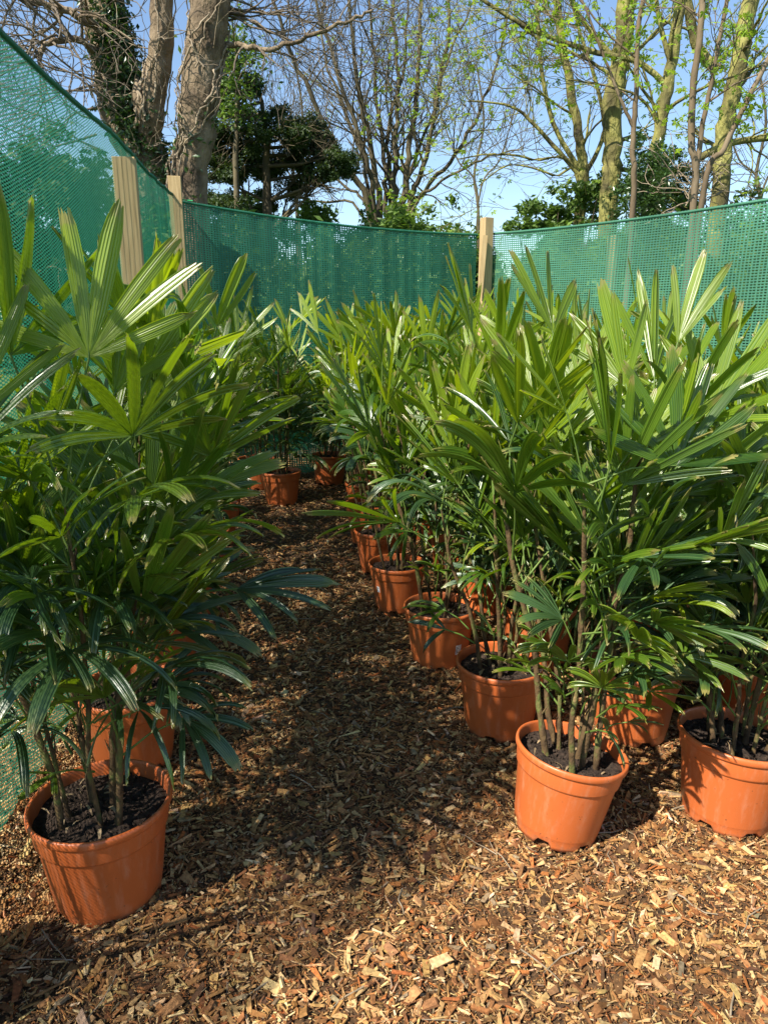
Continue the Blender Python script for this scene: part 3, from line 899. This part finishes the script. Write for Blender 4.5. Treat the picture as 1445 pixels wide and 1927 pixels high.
palm(.535, 1.99, 'potted palm in the tilted pot at the front of the right row', 82, tall=1.70, n_canes=8, detail=2, tilt=(R(-3), R(9), 0), hero=R6H, dens=1.0, lean=(-.16, .02), zoff=.012, scale=.95, avoid=lambda f: f[0] != 'shoot' and f[2].z < .55)
FR = [(.455, 2.61, 'in the row right of the path, just behind the tilted pot', 83, .97, ()),
      (.262, 3.20, 'right of the path, its pot with a small white sticker facing right', 84, .95, ((-1.0, .11, .034, .05),)),
      (.075, 3.87, 'right of the path, its pot with a white sticker at its left edge', 85, .90, ((-2.45, .15, .026, .036),)),
      (-.02, 4.50, 'fifth along the edge right of the path, its pot half hidden', 86, .95, ()),
      (-.10, 5.15, 'sixth along the edge right of the path', 87, 1, ()),
      (-.14, 5.85, 'seventh along the edge right of the path, near the far end', 88, 1, ())]
for k, (x, y, lb, sd, sc, st) in enumerate(FR):
    palm(x, y, 'potted palm ' + lb, sd, tall=1.68, detail=2 if k < 3 else 1, scale=sc, stickers=st, lean=(-.05, -.03) if k < 5 else (0, 0), dens=1.0 if k < 3 else .9, avoid=keep_left)
# --- right, rows behind
palm(.965, 2.58, 'potted palm standing behind and right of the tilted pot, its pot in leaf shadow', 91, tall=1.66, detail=2, dens=.95)
palm(1.11, 2.07, 'potted palm at the lower right edge, a leaf shadow across its pot', 92, tall=1.52, detail=2, n_canes=8, dens=1.0, tilt=(R(-2), R(3), 0), lean=(-.02, .05))
BR = [(2, [(.72, 3.2), (.58, 3.85), (.46, 4.5), (.36, 5.2), (.30, 5.9), (.22, 6.6)]),
      (3, [(1.46, 2.62), (1.22, 3.2), (1.06, 3.85), (.94, 4.5), (.84, 5.2), (.76, 5.95), (.68, 6.75)]),
      (4, [(1.85, 3.2), (1.66, 3.85), (1.48, 4.55), (1.34, 5.3), (1.22, 6.1), (1.08, 7.0)]),
      (5, [(2.3, 3.75), (2.12, 4.5), (1.92, 5.25), (1.72, 6.0)])]
WORD = {2: 'second', 3: 'third', 4: 'fourth', 5: 'fifth'}
for r_, lst in BR:
    for k, (x, y) in enumerate(lst):
        palm(x, y, 'potted palm, %s plant of the %s row back right of the path' % (ORD[k], WORD[r_]), 200 + r_ * 20 + k, tall=(1.66 if r_ < 4 else 1.6) + .05 * math.sin(k * 2.1 + r_), detail=1, dens=.85)


# ------------------------------------------------------------------ trees beyond the fence
class Tree:
    def __init__(s, seed):
        s.m = MB(); s.tw = MB(); s.rg = random.Random(seed); s.tips = []; s.count = 0

    def rv(s, a=1.0):
        return Vector((s.rg.gauss(0, a), s.rg.gauss(0, a), s.rg.gauss(0, a)))

    def spline(s, pts, r0, r1, sides=9, wob=0.0):
        P = [Vector(p) for p in pts]
        Q = []
        for i in range(len(P) - 1):
            p0 = P[max(i - 1, 0)]; p1 = P[i]; p2 = P[i + 1]; p3 = P[min(i + 2, len(P) - 1)]
            for k in range(6):
                t = k / 6
                Q.append(.5 * ((2 * p1) + (p2 - p0) * t + (2 * p0 - 5 * p1 + 4 * p2 - p3) * t * t + (3 * p1 - p0 - 3 * p2 + p3) * t ** 3))
        Q.append(P[-1])
        if wob:
            Q = [q + s.rv(wob) if 0 < i < len(Q) - 1 else q for i, q in enumerate(Q)]
        rad = [r0 + (r1 - r0) * i / (len(Q) - 1) for i in range(len(Q))]
        rad = [r * (1 + s.rg.uniform(-.05, .05)) for r in rad]
        s.m.tube(Q, rad, sides)
        return Q, rad

    def grow(s, p, d, L_, r, lvl, up=0.15, kids=4, spread=.7, minr=.003, wig=.12):
        n = 6 if lvl > 0 else 4
        P = [Vector(p)]; d = Vector(d).normalized()
        for i in range(n):
            d = (d + s.rv(wig) + Vector((0, 0, up * .3))).normalized()
            P.append(P[-1] + d * L_ / n)
        rad = np.linspace(r, max(r * .35, minr), n + 1)
        (s.m if r > .02 else s.tw).tube(P, rad, 7 if r > .03 else (4 if r > .008 else 3))
        s.count += 1
        if lvl <= 0:
            s.tips.append((P[-1], d)); s.tips.append((P[2], d))
            return
        for k in range(kids):
            t = s.rg.uniform(.25, 1.0); i = min(n - 1, int(t * n)); q = P[i].lerp(P[i + 1], t * n - i)
            dd = (P[i + 1] - P[i]).normalized()
            side = s.rv(1); side = (side - dd * side.dot(dd)).normalized()
            nd = (dd + side * spread * s.rg.uniform(.6, 1.3)).normalized()
            s.grow(q, nd, L_ * s.rg.uniform(.5, .75), max(rad[i] * s.rg.uniform(.45, .65), minr), lvl - 1, up, kids, spread, minr, wig)
        s.tips.append((P[-1], d))

    def along(s, Q, rad, n, t0, t1, L_, lvl, kids=4, bias=(0, 0, .3), rf=.4, spread=.7, minr=.003, up=.15, wig=.12):
        for k in range(n):
            t = s.rg.uniform(t0, t1) * (len(Q) - 1); i = min(len(Q) - 2, int(t))
            q = Q[i].lerp(Q[i + 1], t - i); dd = (Q[i + 1] - Q[i]).normalized()
            side = s.rv(1); side = (side - dd * side.dot(dd)).normalized()
            nd = (side + dd * .5 + Vector(bias)).normalized()
            s.grow(q, nd, L_ * s.rg.uniform(.6, 1.2), max(min(rad[i] * rf, .035), minr), lvl, up, kids, spread, minr, wig)


def leafquads(pts, size, n_per, jitter, seed, flat=.5, lobed=False, tint=None):
    """small leaf faces scattered round the given points"""
    rg = np.random.default_rng(seed)
    P = np.repeat(np.array([tuple(p) for p in pts], float), n_per, axis=0)
    n = len(P)
    P = P + rg.normal(0, jitter, (n, 3))
    nrm = rg.normal(0, 1, (n, 3)); nrm[:, 2] = np.abs(nrm[:, 2]) + flat
    nrm /= np.linalg.norm(nrm, axis=1)[:, None]
    a = rg.normal(0, 1, (n, 3)); a = np.cross(nrm, a); a /= np.linalg.norm(a, axis=1)[:, None]
    b = np.cross(nrm, a)
    sz = size * rg.uniform(.55, 1.25, n)[:, None]
    m = MB()
    tn = rg.uniform(.65, 1.35, (n, 1)) * np.ones((n, 3)) if tint is None else tint(P, rg)
    if not lobed:
        V = np.stack([P - a * sz, P + b * sz * .45 + nrm * sz * .12, P + a * sz, P - b * sz * .45 + nrm * sz * .12], 1)
        k = np.arange(n) * 4
        m.quads(V, np.stack([k, k + 1, k + 2, k + 3], -1), c=tn)
    else:
        # five-lobed leaf: five blades from the stalk
        for f, l in ((-1.9, .6), (-.95, .85), (0, 1), (.95, .85), (1.9, .6)):
            c_, s_ = math.cos(f), math.sin(f)
            d = a * c_ + b * s_; e = -a * s_ + b * c_
            V = np.stack([P, P + d * sz * l * .55 + e * sz * .2, P + d * sz * l - nrm * sz * .12, P + d * sz * l * .55 - e * sz * .2], 1)
            k = np.arange(n) * 4
            m.quads(V, np.stack([k, k + 1, k + 2, k + 3], -1), c=tn)
    return m


def finish(name, label, cat, T, bark, leaf=None, leafmat=None, group='trees beyond the netting', twmat=None, base=None):
    b = base or (0, 0, 0)
    root = empty(name, b)
    tag(root, label, cat, group)
    off = -Vector(b)
    if T.m.v:
        o = link('trunk', T.m.mesh('trunk', bark), root); o.location = off
    if T.tw.v:
        o = link('twigs', T.tw.mesh('twigs', twmat or bark), root); o.location = off
    if leaf is not None:
        o = link('leaves', leaf.mesh('leaves', leafmat, smooth=False, col=True), root); o.location = off
    return root


def g0(p):
    return Vector((p.x, p.y, -.05))


# ---- big tree at the left: three trunks from one stool, ivy and climbing stems
DT = 10.0
T = Tree(1)
base = at(330, 372, DT)
ground_c = g0(base)
trunks = []
Q, r_ = T.spline([ground_c + Vector((-.5, .1, 0)), at(290, 372, DT + .1), at(235, 230, DT + .2), at(218, 120, DT + .3), at(196, 0, DT + .3), at(165, -260, DT + .3)], .29, .25, 16, .01); trunks.append((Q, r_))
Q, r_ = T.spline([ground_c + Vector((-.1, 0, 0)), at(283, 330, DT), at(285, 215, DT - .1), at(302, 110, DT - .1), at(303, 0, DT - .1), at(300, -260, DT)], .17, .125, 14, .008); trunks.append((Q, r_))
Q, r_ = T.spline([ground_c + Vector((.3, -.1, 0)), at(358, 372, DT - .2), at(370, 250, DT - .2), at(382, 120, DT - .2), at(396, 0, DT - .2), at(420, -260, DT - .2)], .215, .235, 16, .01); trunks.append((Q, r_))
T.spline([at(290, 240, DT), at(262, 190, DT - .1), at(258, 150, DT)], .13, .02, 8)
V_ = Tree(2)
def climb(tr, n, seed, rmin=.005, rmax=.018):
    rg = random.Random(seed)
    Q, rad = tr
    for k in range(n):
        i0 = rg.randrange(5, len(Q) // 2 + 4); i1 = min(len(Q) - 1, i0 + rg.randrange(5, 16))
        a = rg.uniform(-2.8, -.3); da = rg.uniform(-.13, .13); P = []
        for i in range(i0, i1 + 1):
            for sub in (0, .5):
                j = min(len(Q) - 2, i); q = Q[j].lerp(Q[j + 1], sub)
                a += da + rg.gauss(0, .09)
                rr_ = rad[j] * 1.02 + .012 + abs(rg.gauss(0, .018))
                P.append(q + Vector((math.cos(a), math.sin(a), 0)) * rr_ + Vector((0, 0, rg.uniform(-.02, .02))))
        r0 = rg.uniform(rmin, rmax)
        V_.m.tube(P, np.linspace(r0, r0 * .6, len(P)), 5)
for tr, n, sd in zip(trunks, (13, 8, 15), (3, 4, 5)):
    climb(tr, n, sd)
for k in range(26):      # loose stems sticking out
    tr = V_.rg.choice(trunks); i = V_.rg.randrange(5, len(tr[0]) - 3); a = V_.rg.uniform(-3.1, 0)
    q = tr[0][i] + Vector((math.cos(a), math.sin(a), 0)) * tr[1][i]
    V_.grow(q, (math.cos(a), math.sin(a), V_.rg.uniform(-.3, .6)), V_.rg.uniform(.25, .7), V_.rg.uniform(.004, .009), 1, 0, 3, 1.0, .003, .3)
# side branches towards the left and the long one to the right
Q, r2 = T.spline([at(190, 110, DT + .2), at(150, 75, DT - .3), at(95, 80, DT - .6), at(75, 100, DT - .7), at(78, 130, DT - .8)], .045, .018, 7, .01)
T.along(Q, r2, 16, .2, 1, .95, 2, 4, (-.2, -.1, .1), .5, .8, .0042, .05, .2)
Q, r2 = T.spline([at(195, 60, DT), at(120, 20, DT - .3), at(40, 0, DT - .6), at(-40, -60, DT - .6)], .05, .02, 7, .02)
T.along(Q, r2, 16, .1, 1, 1.3, 2, 4, (-.1, 0, -.4), .5, .8, .0042, -.1, .2)
for k in range(9):
    q = at(190 + T.rg.uniform(-8, 8), T.rg.uniform(20, 290), DT)
    T.grow(q, (-1, -.3, T.rg.uniform(-.3, .4)), T.rg.uniform(.8, 1.6), .015, 2, 0.0, 4, .7, .004, .22)
Q, r2 = T.spline([at(405, 90, DT), at(440, 82, DT - .2), at(500, 92, DT - .4), at(575, 72, DT - .5), at(650, 42, DT - .6), at(700, 20, DT - .6)], .038, .014, 7, .01)
T.along(Q, r2, 9, .2, 1, .8, 2, 3, (.1, 0, -.1), .5, .8, .004, 0, .2)
for k in range(12):
    q = at(T.rg.uniform(400, 440), T.rg.uniform(-30, 40), DT)
    T.grow(q, (1, -.2, T.rg.uniform(-.7, .4)), T.rg.uniform(.8, 1.7), .014, 2, -.05, 4, .8, .004, .25)
root = finish('ivy_clad_tree', 'big three-trunked tree with tan bark wrapped in climbing stems behind the left fence', 'tree', T, M['bark_beech'], base=tuple(ground_c), twmat=M['bark_twig'])
V_.m.v += V_.tw.v; V_.m.uv += V_.tw.uv; V_.m.c += V_.tw.c
V_.m.q += [q_ + V_.m.n for q_ in V_.tw.q]
o = link('climbing_stems', V_.m.mesh('climbing_stems', M['vine']), root); o.location = -ground_c
pts = []
rg_ = random.Random(8)
Q0, R0 = trunks[0]
for k in range(2600):
    i = rg_.randrange(4, len(Q0) - 4); a = rg_.gauss(-1.0, .55)
    pts.append(Q0[i] + (Q0[i + 1] - Q0[i]) * rg_.random() + Vector((math.cos(a), math.sin(a), 0)) * (R0[i] + .05 + .05 * rg_.random()))
for k in range(260):
    tr = trunks[rg_.randrange(3)]; i = rg_.randrange(4, 14); a = rg_.uniform(-3.1, 0)
    pts.append(tr[0][i] + Vector((math.cos(a), math.sin(a), 0)) * (tr[1][i] + .05))
o = link('ivy', leafquads(pts, .045, 1, .02, 5, flat=.0).mesh('ivy', M['ivy'], smooth=False, col=True), root); o.location = -ground_c
# dark ivy and brush at the stool
pts = [at(rg_.uniform(265, 335), rg_.uniform(300, 420), DT + rg_.uniform(-.1, .5)) for k in range(1100)]
o = link('ivy', leafquads(pts, .045, 1, .03, 6, flat=.0).mesh('ivy', M['needles'], smooth=False, col=True), root); o.location = -ground_c


# ---- evergreen beside it
def clumps(centres, n, rad, seed, squash=.5):
    rg = np.random.default_rng(seed); out = []
    sub = []
    for c, r_ in centres:      # ragged sprays instead of one ball
        for k in range(14):
            d = rg.normal(0, 1, 3); d /= np.linalg.norm(d)
            sub.append((np.array(c) + d * r_ * rg.uniform(.3, 1.15) * np.array([1, 1, squash + .15]), r_ * rg.uniform(.16, .42)))
    centres = sub
    for c, r_ in centres:
        k = int(.75 * n * (r_ / rad) ** 2)
        d = rg.normal(0, 1, (k, 3)); d /= np.linalg.norm(d, axis=1)[:, None]
        rr_ = r_ * rg.random((k, 1)) ** .45
        out.append(np.array(c) + d * rr_ * np.array([1, 1, squash]))
    return np.concatenate(out)


T = Tree(21)
DC = 13.0
gb = g0(at(505, 400, DC))
Q, r2 = T.spline([gb, at(503, 380, DC), at(500, 250, DC), at(484, 150, DC)], .10, .02, 8, .005)
cen = []
tiers = [(575, 320, .35), (615, 330, .35), (655, 325, .3), (640, 290, .35), (600, 275, .4), (530, 300, .5), (560, 260, .5), (395, 250, .5), (405, 320, .55), (400, 380, .5), (425, 170, .4), (455, 215, .5), (430, 260, .6), (470, 170, .42), (480, 250, .7), (520, 215, .35), (540, 250, .6), (575, 235, .45), (600, 262, .42), (560, 290, .6), (610, 300, .42), (640, 318, .3), (660, 302, .22), (500, 320, .7), (440, 330, .6), (545, 345, .5), (430, 380, .5), (500, 385, .55), (590, 335, .3), (410, 200, .4), (415, 300, .5), (470, 290, .6), (625, 280, .22)]
for px, py, r_ in tiers:
    c = at(px, py, DC + T.rg.uniform(-.6, .6)); cen.append((tuple(c), r_ * .62))
    s0 = Q[min(len(Q) - 1, max(3, int((1 - (py - 150) / 260) * len(Q))))]
    T.m.tube([s0, s0.lerp(c, .5) + Vector((0, 0, -.05)), c], [.03, .02, .008], 5)
    for k in range(7):
        T.grow(s0.lerp(c, .6), (c - s0).normalized() + T.rv(.3), r_ * 1.1, .012, 1, 0, 4, .6, .004, .12)
P = clumps(cen, 900, .5, 3, .42)
T2 = leafquads(P, .030, 6, .035, 4, flat=.2)
finish('evergreen_tree', 'dark green evergreen with flat layered boughs right of the ivy-clad trunks', 'tree', T, M['bark_dark'], T2, M['needles'], base=tuple(gb))
# ---- light green leafy tree rising behind the evergreen
T = Tree(22)
gb = g0(at(448, 400, 12.2))
Q, r2 = T.spline([gb, at(446, 300, 12.2), at(448, 150, 12.2), at(440, 70, 12.2)], .06, .015, 6, .01)
T.along(Q, r2, 22, .5, 1, .5, 1, 4, (0, 0, .3), .5)
pts = [p for p, d in T.tips] + [at(T.rg.gauss(440, 20), T.rg.uniform(75, 230), 12.2 + T.rg.uniform(-.4, .4)) for k in range(360)]
finish('leafy_tree', 'bright green leafy tree top showing between the right trunk and dark evergreen', 'tree', T, M['bark_dark'], leafquads(pts, .05, 3, .08, 9), M['shrub'], base=tuple(gb))

# ---- bare multi-stemmed tree in the middle
DM = 15.0
T = Tree(31)
gb = g0(at(745, 420, DM))
stems = [([(700, 415), (640, 290), (560, 130), (500, -40)], .10), ([(705, 415), (690, 300), (640, 150), (575, -60)], .085), ([(715, 415), (700, 290), (672, 150), (650, -60)], .10),
         ([(728, 418), (722, 300), (706, 150), (690, -60)], .085), ([(745, 418), (742, 300), (748, 150), (735, -60)], .10), ([(760, 420), (768, 300), (785, 160), (792, -60)], .11),
         ([(768, 420), (790, 330), (822, 200), (850, -40)], .095), ([(775, 420), (800, 360), (870, 270), (930, 140), (960, 0)], .075), ([(770, 422), (820, 350), (905, 300), (985, 280)], .05),
         ([(695, 418), (650, 350), (560, 290), (500, 240)], .05), ([(690, 420), (600, 380), (520, 372), (450, 390)], .04), ([(738, 418), (730, 250), (760, 120), (765, -60)], .07),
         ([(752, 420), (800, 250), (840, 120), (905, -30)], .06), ([(700, 418), (670, 260), (610, 100), (610, -60)], .06)]
tipsc = []
for pl, r0 in stems:
    dd = T.rg.uniform(-.5, .5)
    P = [gb + Vector(((pl[0][0] - 740) * .006, 0, 0))] + [at(x, y, DM + dd * (i + 1) * .6) for i, (x, y) in enumerate(pl)]
    Q, r2 = T.spline(P, r0 * .8, r0 * .22, 7, .02)
    T.along(Q, r2, 9, .38, 1, 1.5, 2, 3, (0, 0, .35), .42, .6, .0045, .25, .13)
    T.along(Q, r2, 7, .35, 1, .8, 1, 4, (0, 0, .1), .35, .8, .004, .05, .18)
tips = T.tips
sel = [p for p, d in tips if 735 * .0 + p.x > at(690, 300, DM).x and p.x < at(960, 300, DM).x and T.rg.random() < .10]
sel += [at(T.rg.gauss(780, 50), T.rg.uniform(60, 330), DM - 1 + T.rg.uniform(-.6, .6)) for k in range(70)] + [at(T.rg.uniform(690, 790), T.rg.uniform(360, 415), DM - 1) for k in range(60)]
finish('bare_tree', 'many-stemmed bare tree spreading like a vase behind the far fence', 'tree', T, M['bark_dark'], leafquads(sel, .07, 2, .11, 12, lobed=True), M['spring_leaf'], base=tuple(gb))

# ---- trees at the right
def spr(sel, sd, size=.07, n=2, j=.07):
    return leafquads(sel, size, n, j, sd, lobed=True)


TR = .76


def stem_tree(name, label, seed, D, stems, bark, br, leafn=.2, extra=(), lvl=2, size=.07, bias=(-.2, 0, .3)):
    T = Tree(seed)
    gb = g0(at(stems[0][0][0][0], 380, D))
    for pl, r0, r1, nb in stems:
        P = [at(x, y, D) for x, y in pl]
        if pl[0][1] > 330: P = [Vector((P[0].x, D, -.05))] + P
        Q, r2 = T.spline(P, r0 * TR, r1 * TR, 12 if r0 > .1 else 7, .012 if r0 > .08 else .003)
        T.along(Q, r2, max(3, int(nb * .65)), .35, 1, br, lvl, 3, bias, .32, .65, .0038, .1, .16)
    sel = [p for p, d in T.tips if T.rg.random() < leafn * 1.4]
    for px, py, sx, sy, n in extra:
        sel += [at(T.rg.gauss(px, sx), T.rg.gauss(py, sy), D + T.rg.uniform(-.5, .5)) for k in range(n)]
    return finish(name, label, 'tree', T, bark, spr(sel, seed, size) if sel else None, M['spring_leaf'], base=tuple(gb))


stem_tree('mossy_tree', 'thick yellow-green mossy trunk rising straight behind the slim sapling', 41, 11.0,
          [([(1143, 400), (1153, 300), (1150, 210), (1168, 100), (1183, -40)], .185, .15, 10),
           ([(1165, 120), (1120, 70), (1085, 20), (1050, -60)], .05, .03, 8), ([(1160, 150), (1100, 110), (1010, 70), (930, 10)], .035, .015, 12)], M['bark_moss'], 1.1, .25)
stem_tree('forked_tree', 'stubby mossy tree forking into thin leaning limbs left of the thick trunk', 42, 12.0,
          [([(1090, 420), (1098, 330), (1090, 270), (1070, 150), (1050, 30), (1045, -60)], .13, .06, 12),
           ([(1096, 330), (1040, 230), (1015, 100), (1010, -60)], .055, .03, 9), ([(1100, 330), (1135, 250), (1120, 150), (1090, 60), (1060, -60)], .05, .025, 8),
           ([(1090, 330), (1010, 240), (960, 200), (880, 190)], .05, .012, 14), ([(1088, 350), (1000, 300), (930, 290), (860, 300)], .04, .01, 14), ([(1092, 360), (1040, 330), (960, 310), (900, 350)], .035, .01, 10)], M['bark_moss'], 1.2, .18)
stem_tree('mossy_tree', 'mossy trunk bending up to the right between the ivy bush and slim poles', 43, 10.5,
          [([(1228, 400), (1232, 300), (1250, 190), (1265, 100), (1285, -40)], .12, .09, 8),
           ([(1252, 160), (1200, 118), (1110, 95), (1010, 60), (930, 15), (880, -20)], .055, .025, 16), ([(1262, 120), (1245, 60), (1225, -40)], .05, .03, 5), ([(1240, 240), (1210, 190), (1160, 165), (1070, 150)], .03, .012, 9)], M['bark_moss'], 1.1, .25)
stem_tree('mossy_tree', 'broad mossy trunk at the right edge behind the leaning pole', 44, 11.0,
          [([(1352, 400), (1360, 270), (1375, 180), (1395, 90), (1422, -60)], .165, .135, 8), ([(1312, 300), (1370, 270), (1450, 258), (1500, 250)], .07, .05, 12), ([(1345, 130), (1300, 60), (1290, -60)], .10, .07, 8)],
          M['bark_moss'], 1.1, .3, bias=(.1, 0, .2))
stem_tree('sapling', 'slim reddish brown sapling forking high up in front of the mossy trunks', 45, 8.2,
          [([(1190, 395), (1190, 280), (1196, 180), (1200, 60), (1222, -60)], .043, .028, 5), ([(1190, 238), (1160, 170), (1125, 80), (1085, -30)], .024, .014, 8), ([(1196, 108), (1150, 70), (1090, 0)], .016, .01, 6)],
          M['bark_brown'], .7, .4, lvl=2, size=.06)
stem_tree('sapling', 'clump of brown poles rising together from the right fence top', 46, 7.6,
          [([(1305, 380), (1300, 270), (1305, 150), (1318, 50), (1322, -60)], .048, .036, 5), ([(1308, 330), (1322, 230), (1345, 120), (1372, -30)], .036, .022, 6), ([(1320, 375), (1362, 280), (1400, 200), (1450, 100)], .042, .03, 6), ([(1335, 190), (1380, 160), (1445, 130)], .014, .008, 6)],
          M['bark_brown'], .7, .45, lvl=2, size=.06, extra=[(1250, 120, 40, 50, 26), (1380, 200, 50, 60, 40), (1290, 200, 40, 40, 24)], bias=(0, 0, .2))
# far light-twigged trees that close the view low on the right and left
for sd, px, D_, lb in ((51, 1430, 19, 'pale bare tree far behind the right edge'), (52, 900, 24, 'far small bare tree low between the middle tree and corner post'), (53, 560, 22, 'far bare tree low behind the evergreen and middle tree')):
    stem_tree('bare_tree', lb, sd, D_, [([(px, 420), (px - 8, 330), (px + 10, 230), (px - 4, 120)], .07, .03, 16), ([(px, 380), (px + 40, 300), (px + 70, 200)], .045, .02, 12), ([(px, 380), (px - 40, 300), (px - 70, 220)], .045, .02, 12)], M['bark_dark'], 1.6, .05)

# ---- ivy bush, pine and undergrowth
def bush(name, label, cat, cs, D, mat, leafsz, n, seed, squash=.8, group='shrubs beyond the netting'):
    T = Tree(seed)
    cen = []
    gb = g0(at(cs[0][0], 400, D))
    for px, py, r_ in cs:
        c = at(px, py, D + T.rg.uniform(-.4, .4)); cen.append((tuple(c), r_))
        T.m.tube([gb, gb.lerp(c, .5) + T.rv(.05), c], [.03, .02, .006], 5)
        for k in range(4): T.grow(gb.lerp(c, .7), (c - gb).normalized() + T.rv(.5), r_ * 1.2, .01, 1, 0, 3, .7, .004, .15)
    return finish(name, label, cat, T, M['bark_dark'], leafquads(clumps(cen, n, .5, seed, squash), leafsz * .68, 2, .03, seed), mat, group=group, base=tuple(gb))


bush('ivy_bush', 'dark glossy ivy mass between the two mossy trunks on the right', 'shrub', [(1205, 300, .30), (1200, 345, .35), (1215, 380, .35), (1178, 380, .25), (1225, 330, .25)], 10.2, M['ivy'], .045, 1500, 61)
bush('pine_tree', 'small dark pine behind the bending mossy trunk', 'tree', [(1250, 330, .35), (1270, 350, .4), (1230, 370, .4), (1290, 375, .3), (1245, 300, .2)], 12.5, M['needles'], .05, 1500, 62, group='trees beyond the netting')
bush('olive_shrub', 'olive green arching shrub heaped at the foot of the forked tree', 'shrub', [(1050, 400, .42), (1090, 370, .35), (1120, 385, .35), (1010, 415, .35), (1130, 340, .25), (975, 425, .22)], 11.5, M['shrub'], .07, 1000, 63, squash=.6)
bush('green_shrub', 'yellow-green shrub seen dimly through the right netting', 'shrub', [(1240, 430, .6), (1330, 450, .6), (1420, 440, .7), (1300, 520, .8), (1400, 560, .8), (1180, 480, .6)], 12.5, M['shrub'], .08, 500, 64)
bush('low_shrub', 'low green shrub at the foot of the bare middle tree', 'shrub', [(600, 420, .5), (680, 430, .5), (760, 430, .5), (840, 440, .5), (640, 470, .8), (800, 480, .8), (540, 470, .8), (460, 440, .7)], 14.0, M['shrub'], .09, 380, 65)
bush('dark_shrub', 'dark green bush showing through the upper left netting', 'shrub', [(60, 330, .5), (120, 310, .4), (30, 380, .6), (100, 390, .6), (160, 420, .5), (20, 460, .8), (120, 480, .8), (70, 540, .8), (180, 520, .7)], 8.0, M['needles'], .06, 1000, 66)
# tangle of pale dead stems at the foot of the poles
T = Tree(70)
for k in range(26):
    T.grow(at(T.rg.uniform(1270, 1340), T.rg.uniform(330, 390), 8.2 + T.rg.uniform(-.3, .3)), (T.rg.uniform(-1, 1), 0, T.rg.uniform(-.3, 1)), T.rg.uniform(.3, .6), .008, 1, 0, 3, .9, .004, .35)
gb = g0(at(1300, 380, 8.2))
root = empty('dead_bramble', tuple(gb)); tag(root, 'tangle of pale dead bramble stems at the foot of the brown poles', 'bramble', 'shrubs beyond the netting')
o = link('stems', T.tw.mesh('stems', M['vine']), root); o.location = -gb

# ---- far hedge closing the horizon
rgh = np.random.default_rng(77)
n = 60000
ang = rgh.uniform(-1.1, 1.1, n); dist = rgh.uniform(30, 38, n)
hx = np.sin(ang) * dist; hy = np.cos(ang) * dist
hz = rgh.random(n) ** .7 * (2.3 + .6 * np.sin(ang * 14) + .4 * np.sin(ang * 31 + 1))
hm_ = leafquads(np.stack([hx, hy, hz], -1), .22, 1, .05, 78)
tag(link('far_hedge', hm_.mesh('far_hedge', M['shrub'], smooth=False, col=True)), 'distant green hedge and undergrowth beyond the netting', kind='stuff')

rgh = np.random.default_rng(79)
n = 190000
t = rgh.random(n)
px_ = np.where(t < .5, -3.2 + t * 2 * 5.6, 2.4 + (t - .5) * 2 * 4.0)
py_ = np.where(t < .5, 9.6 + 1.3 * t * 2, 10.9 - (t - .5) * 2 * 4.6) + rgh.uniform(0, 1.3, n)
top = 2.48 + np.where(t < .42, .12, 0) + .22 * np.sin(px_ * 2.3 + 1) + .2 * np.sin(px_ * 5.9) + .15 * np.sin(px_ * 13)
pz_ = rgh.random(n) ** .8 * top
um = leafquads(np.stack([px_, py_, pz_], -1), .065, 1, .04, 80)
tag(link('undergrowth', um.mesh('undergrowth', M['shrub'], smooth=False, col=True)), 'rough green undergrowth just behind the back and right netting', kind='stuff')
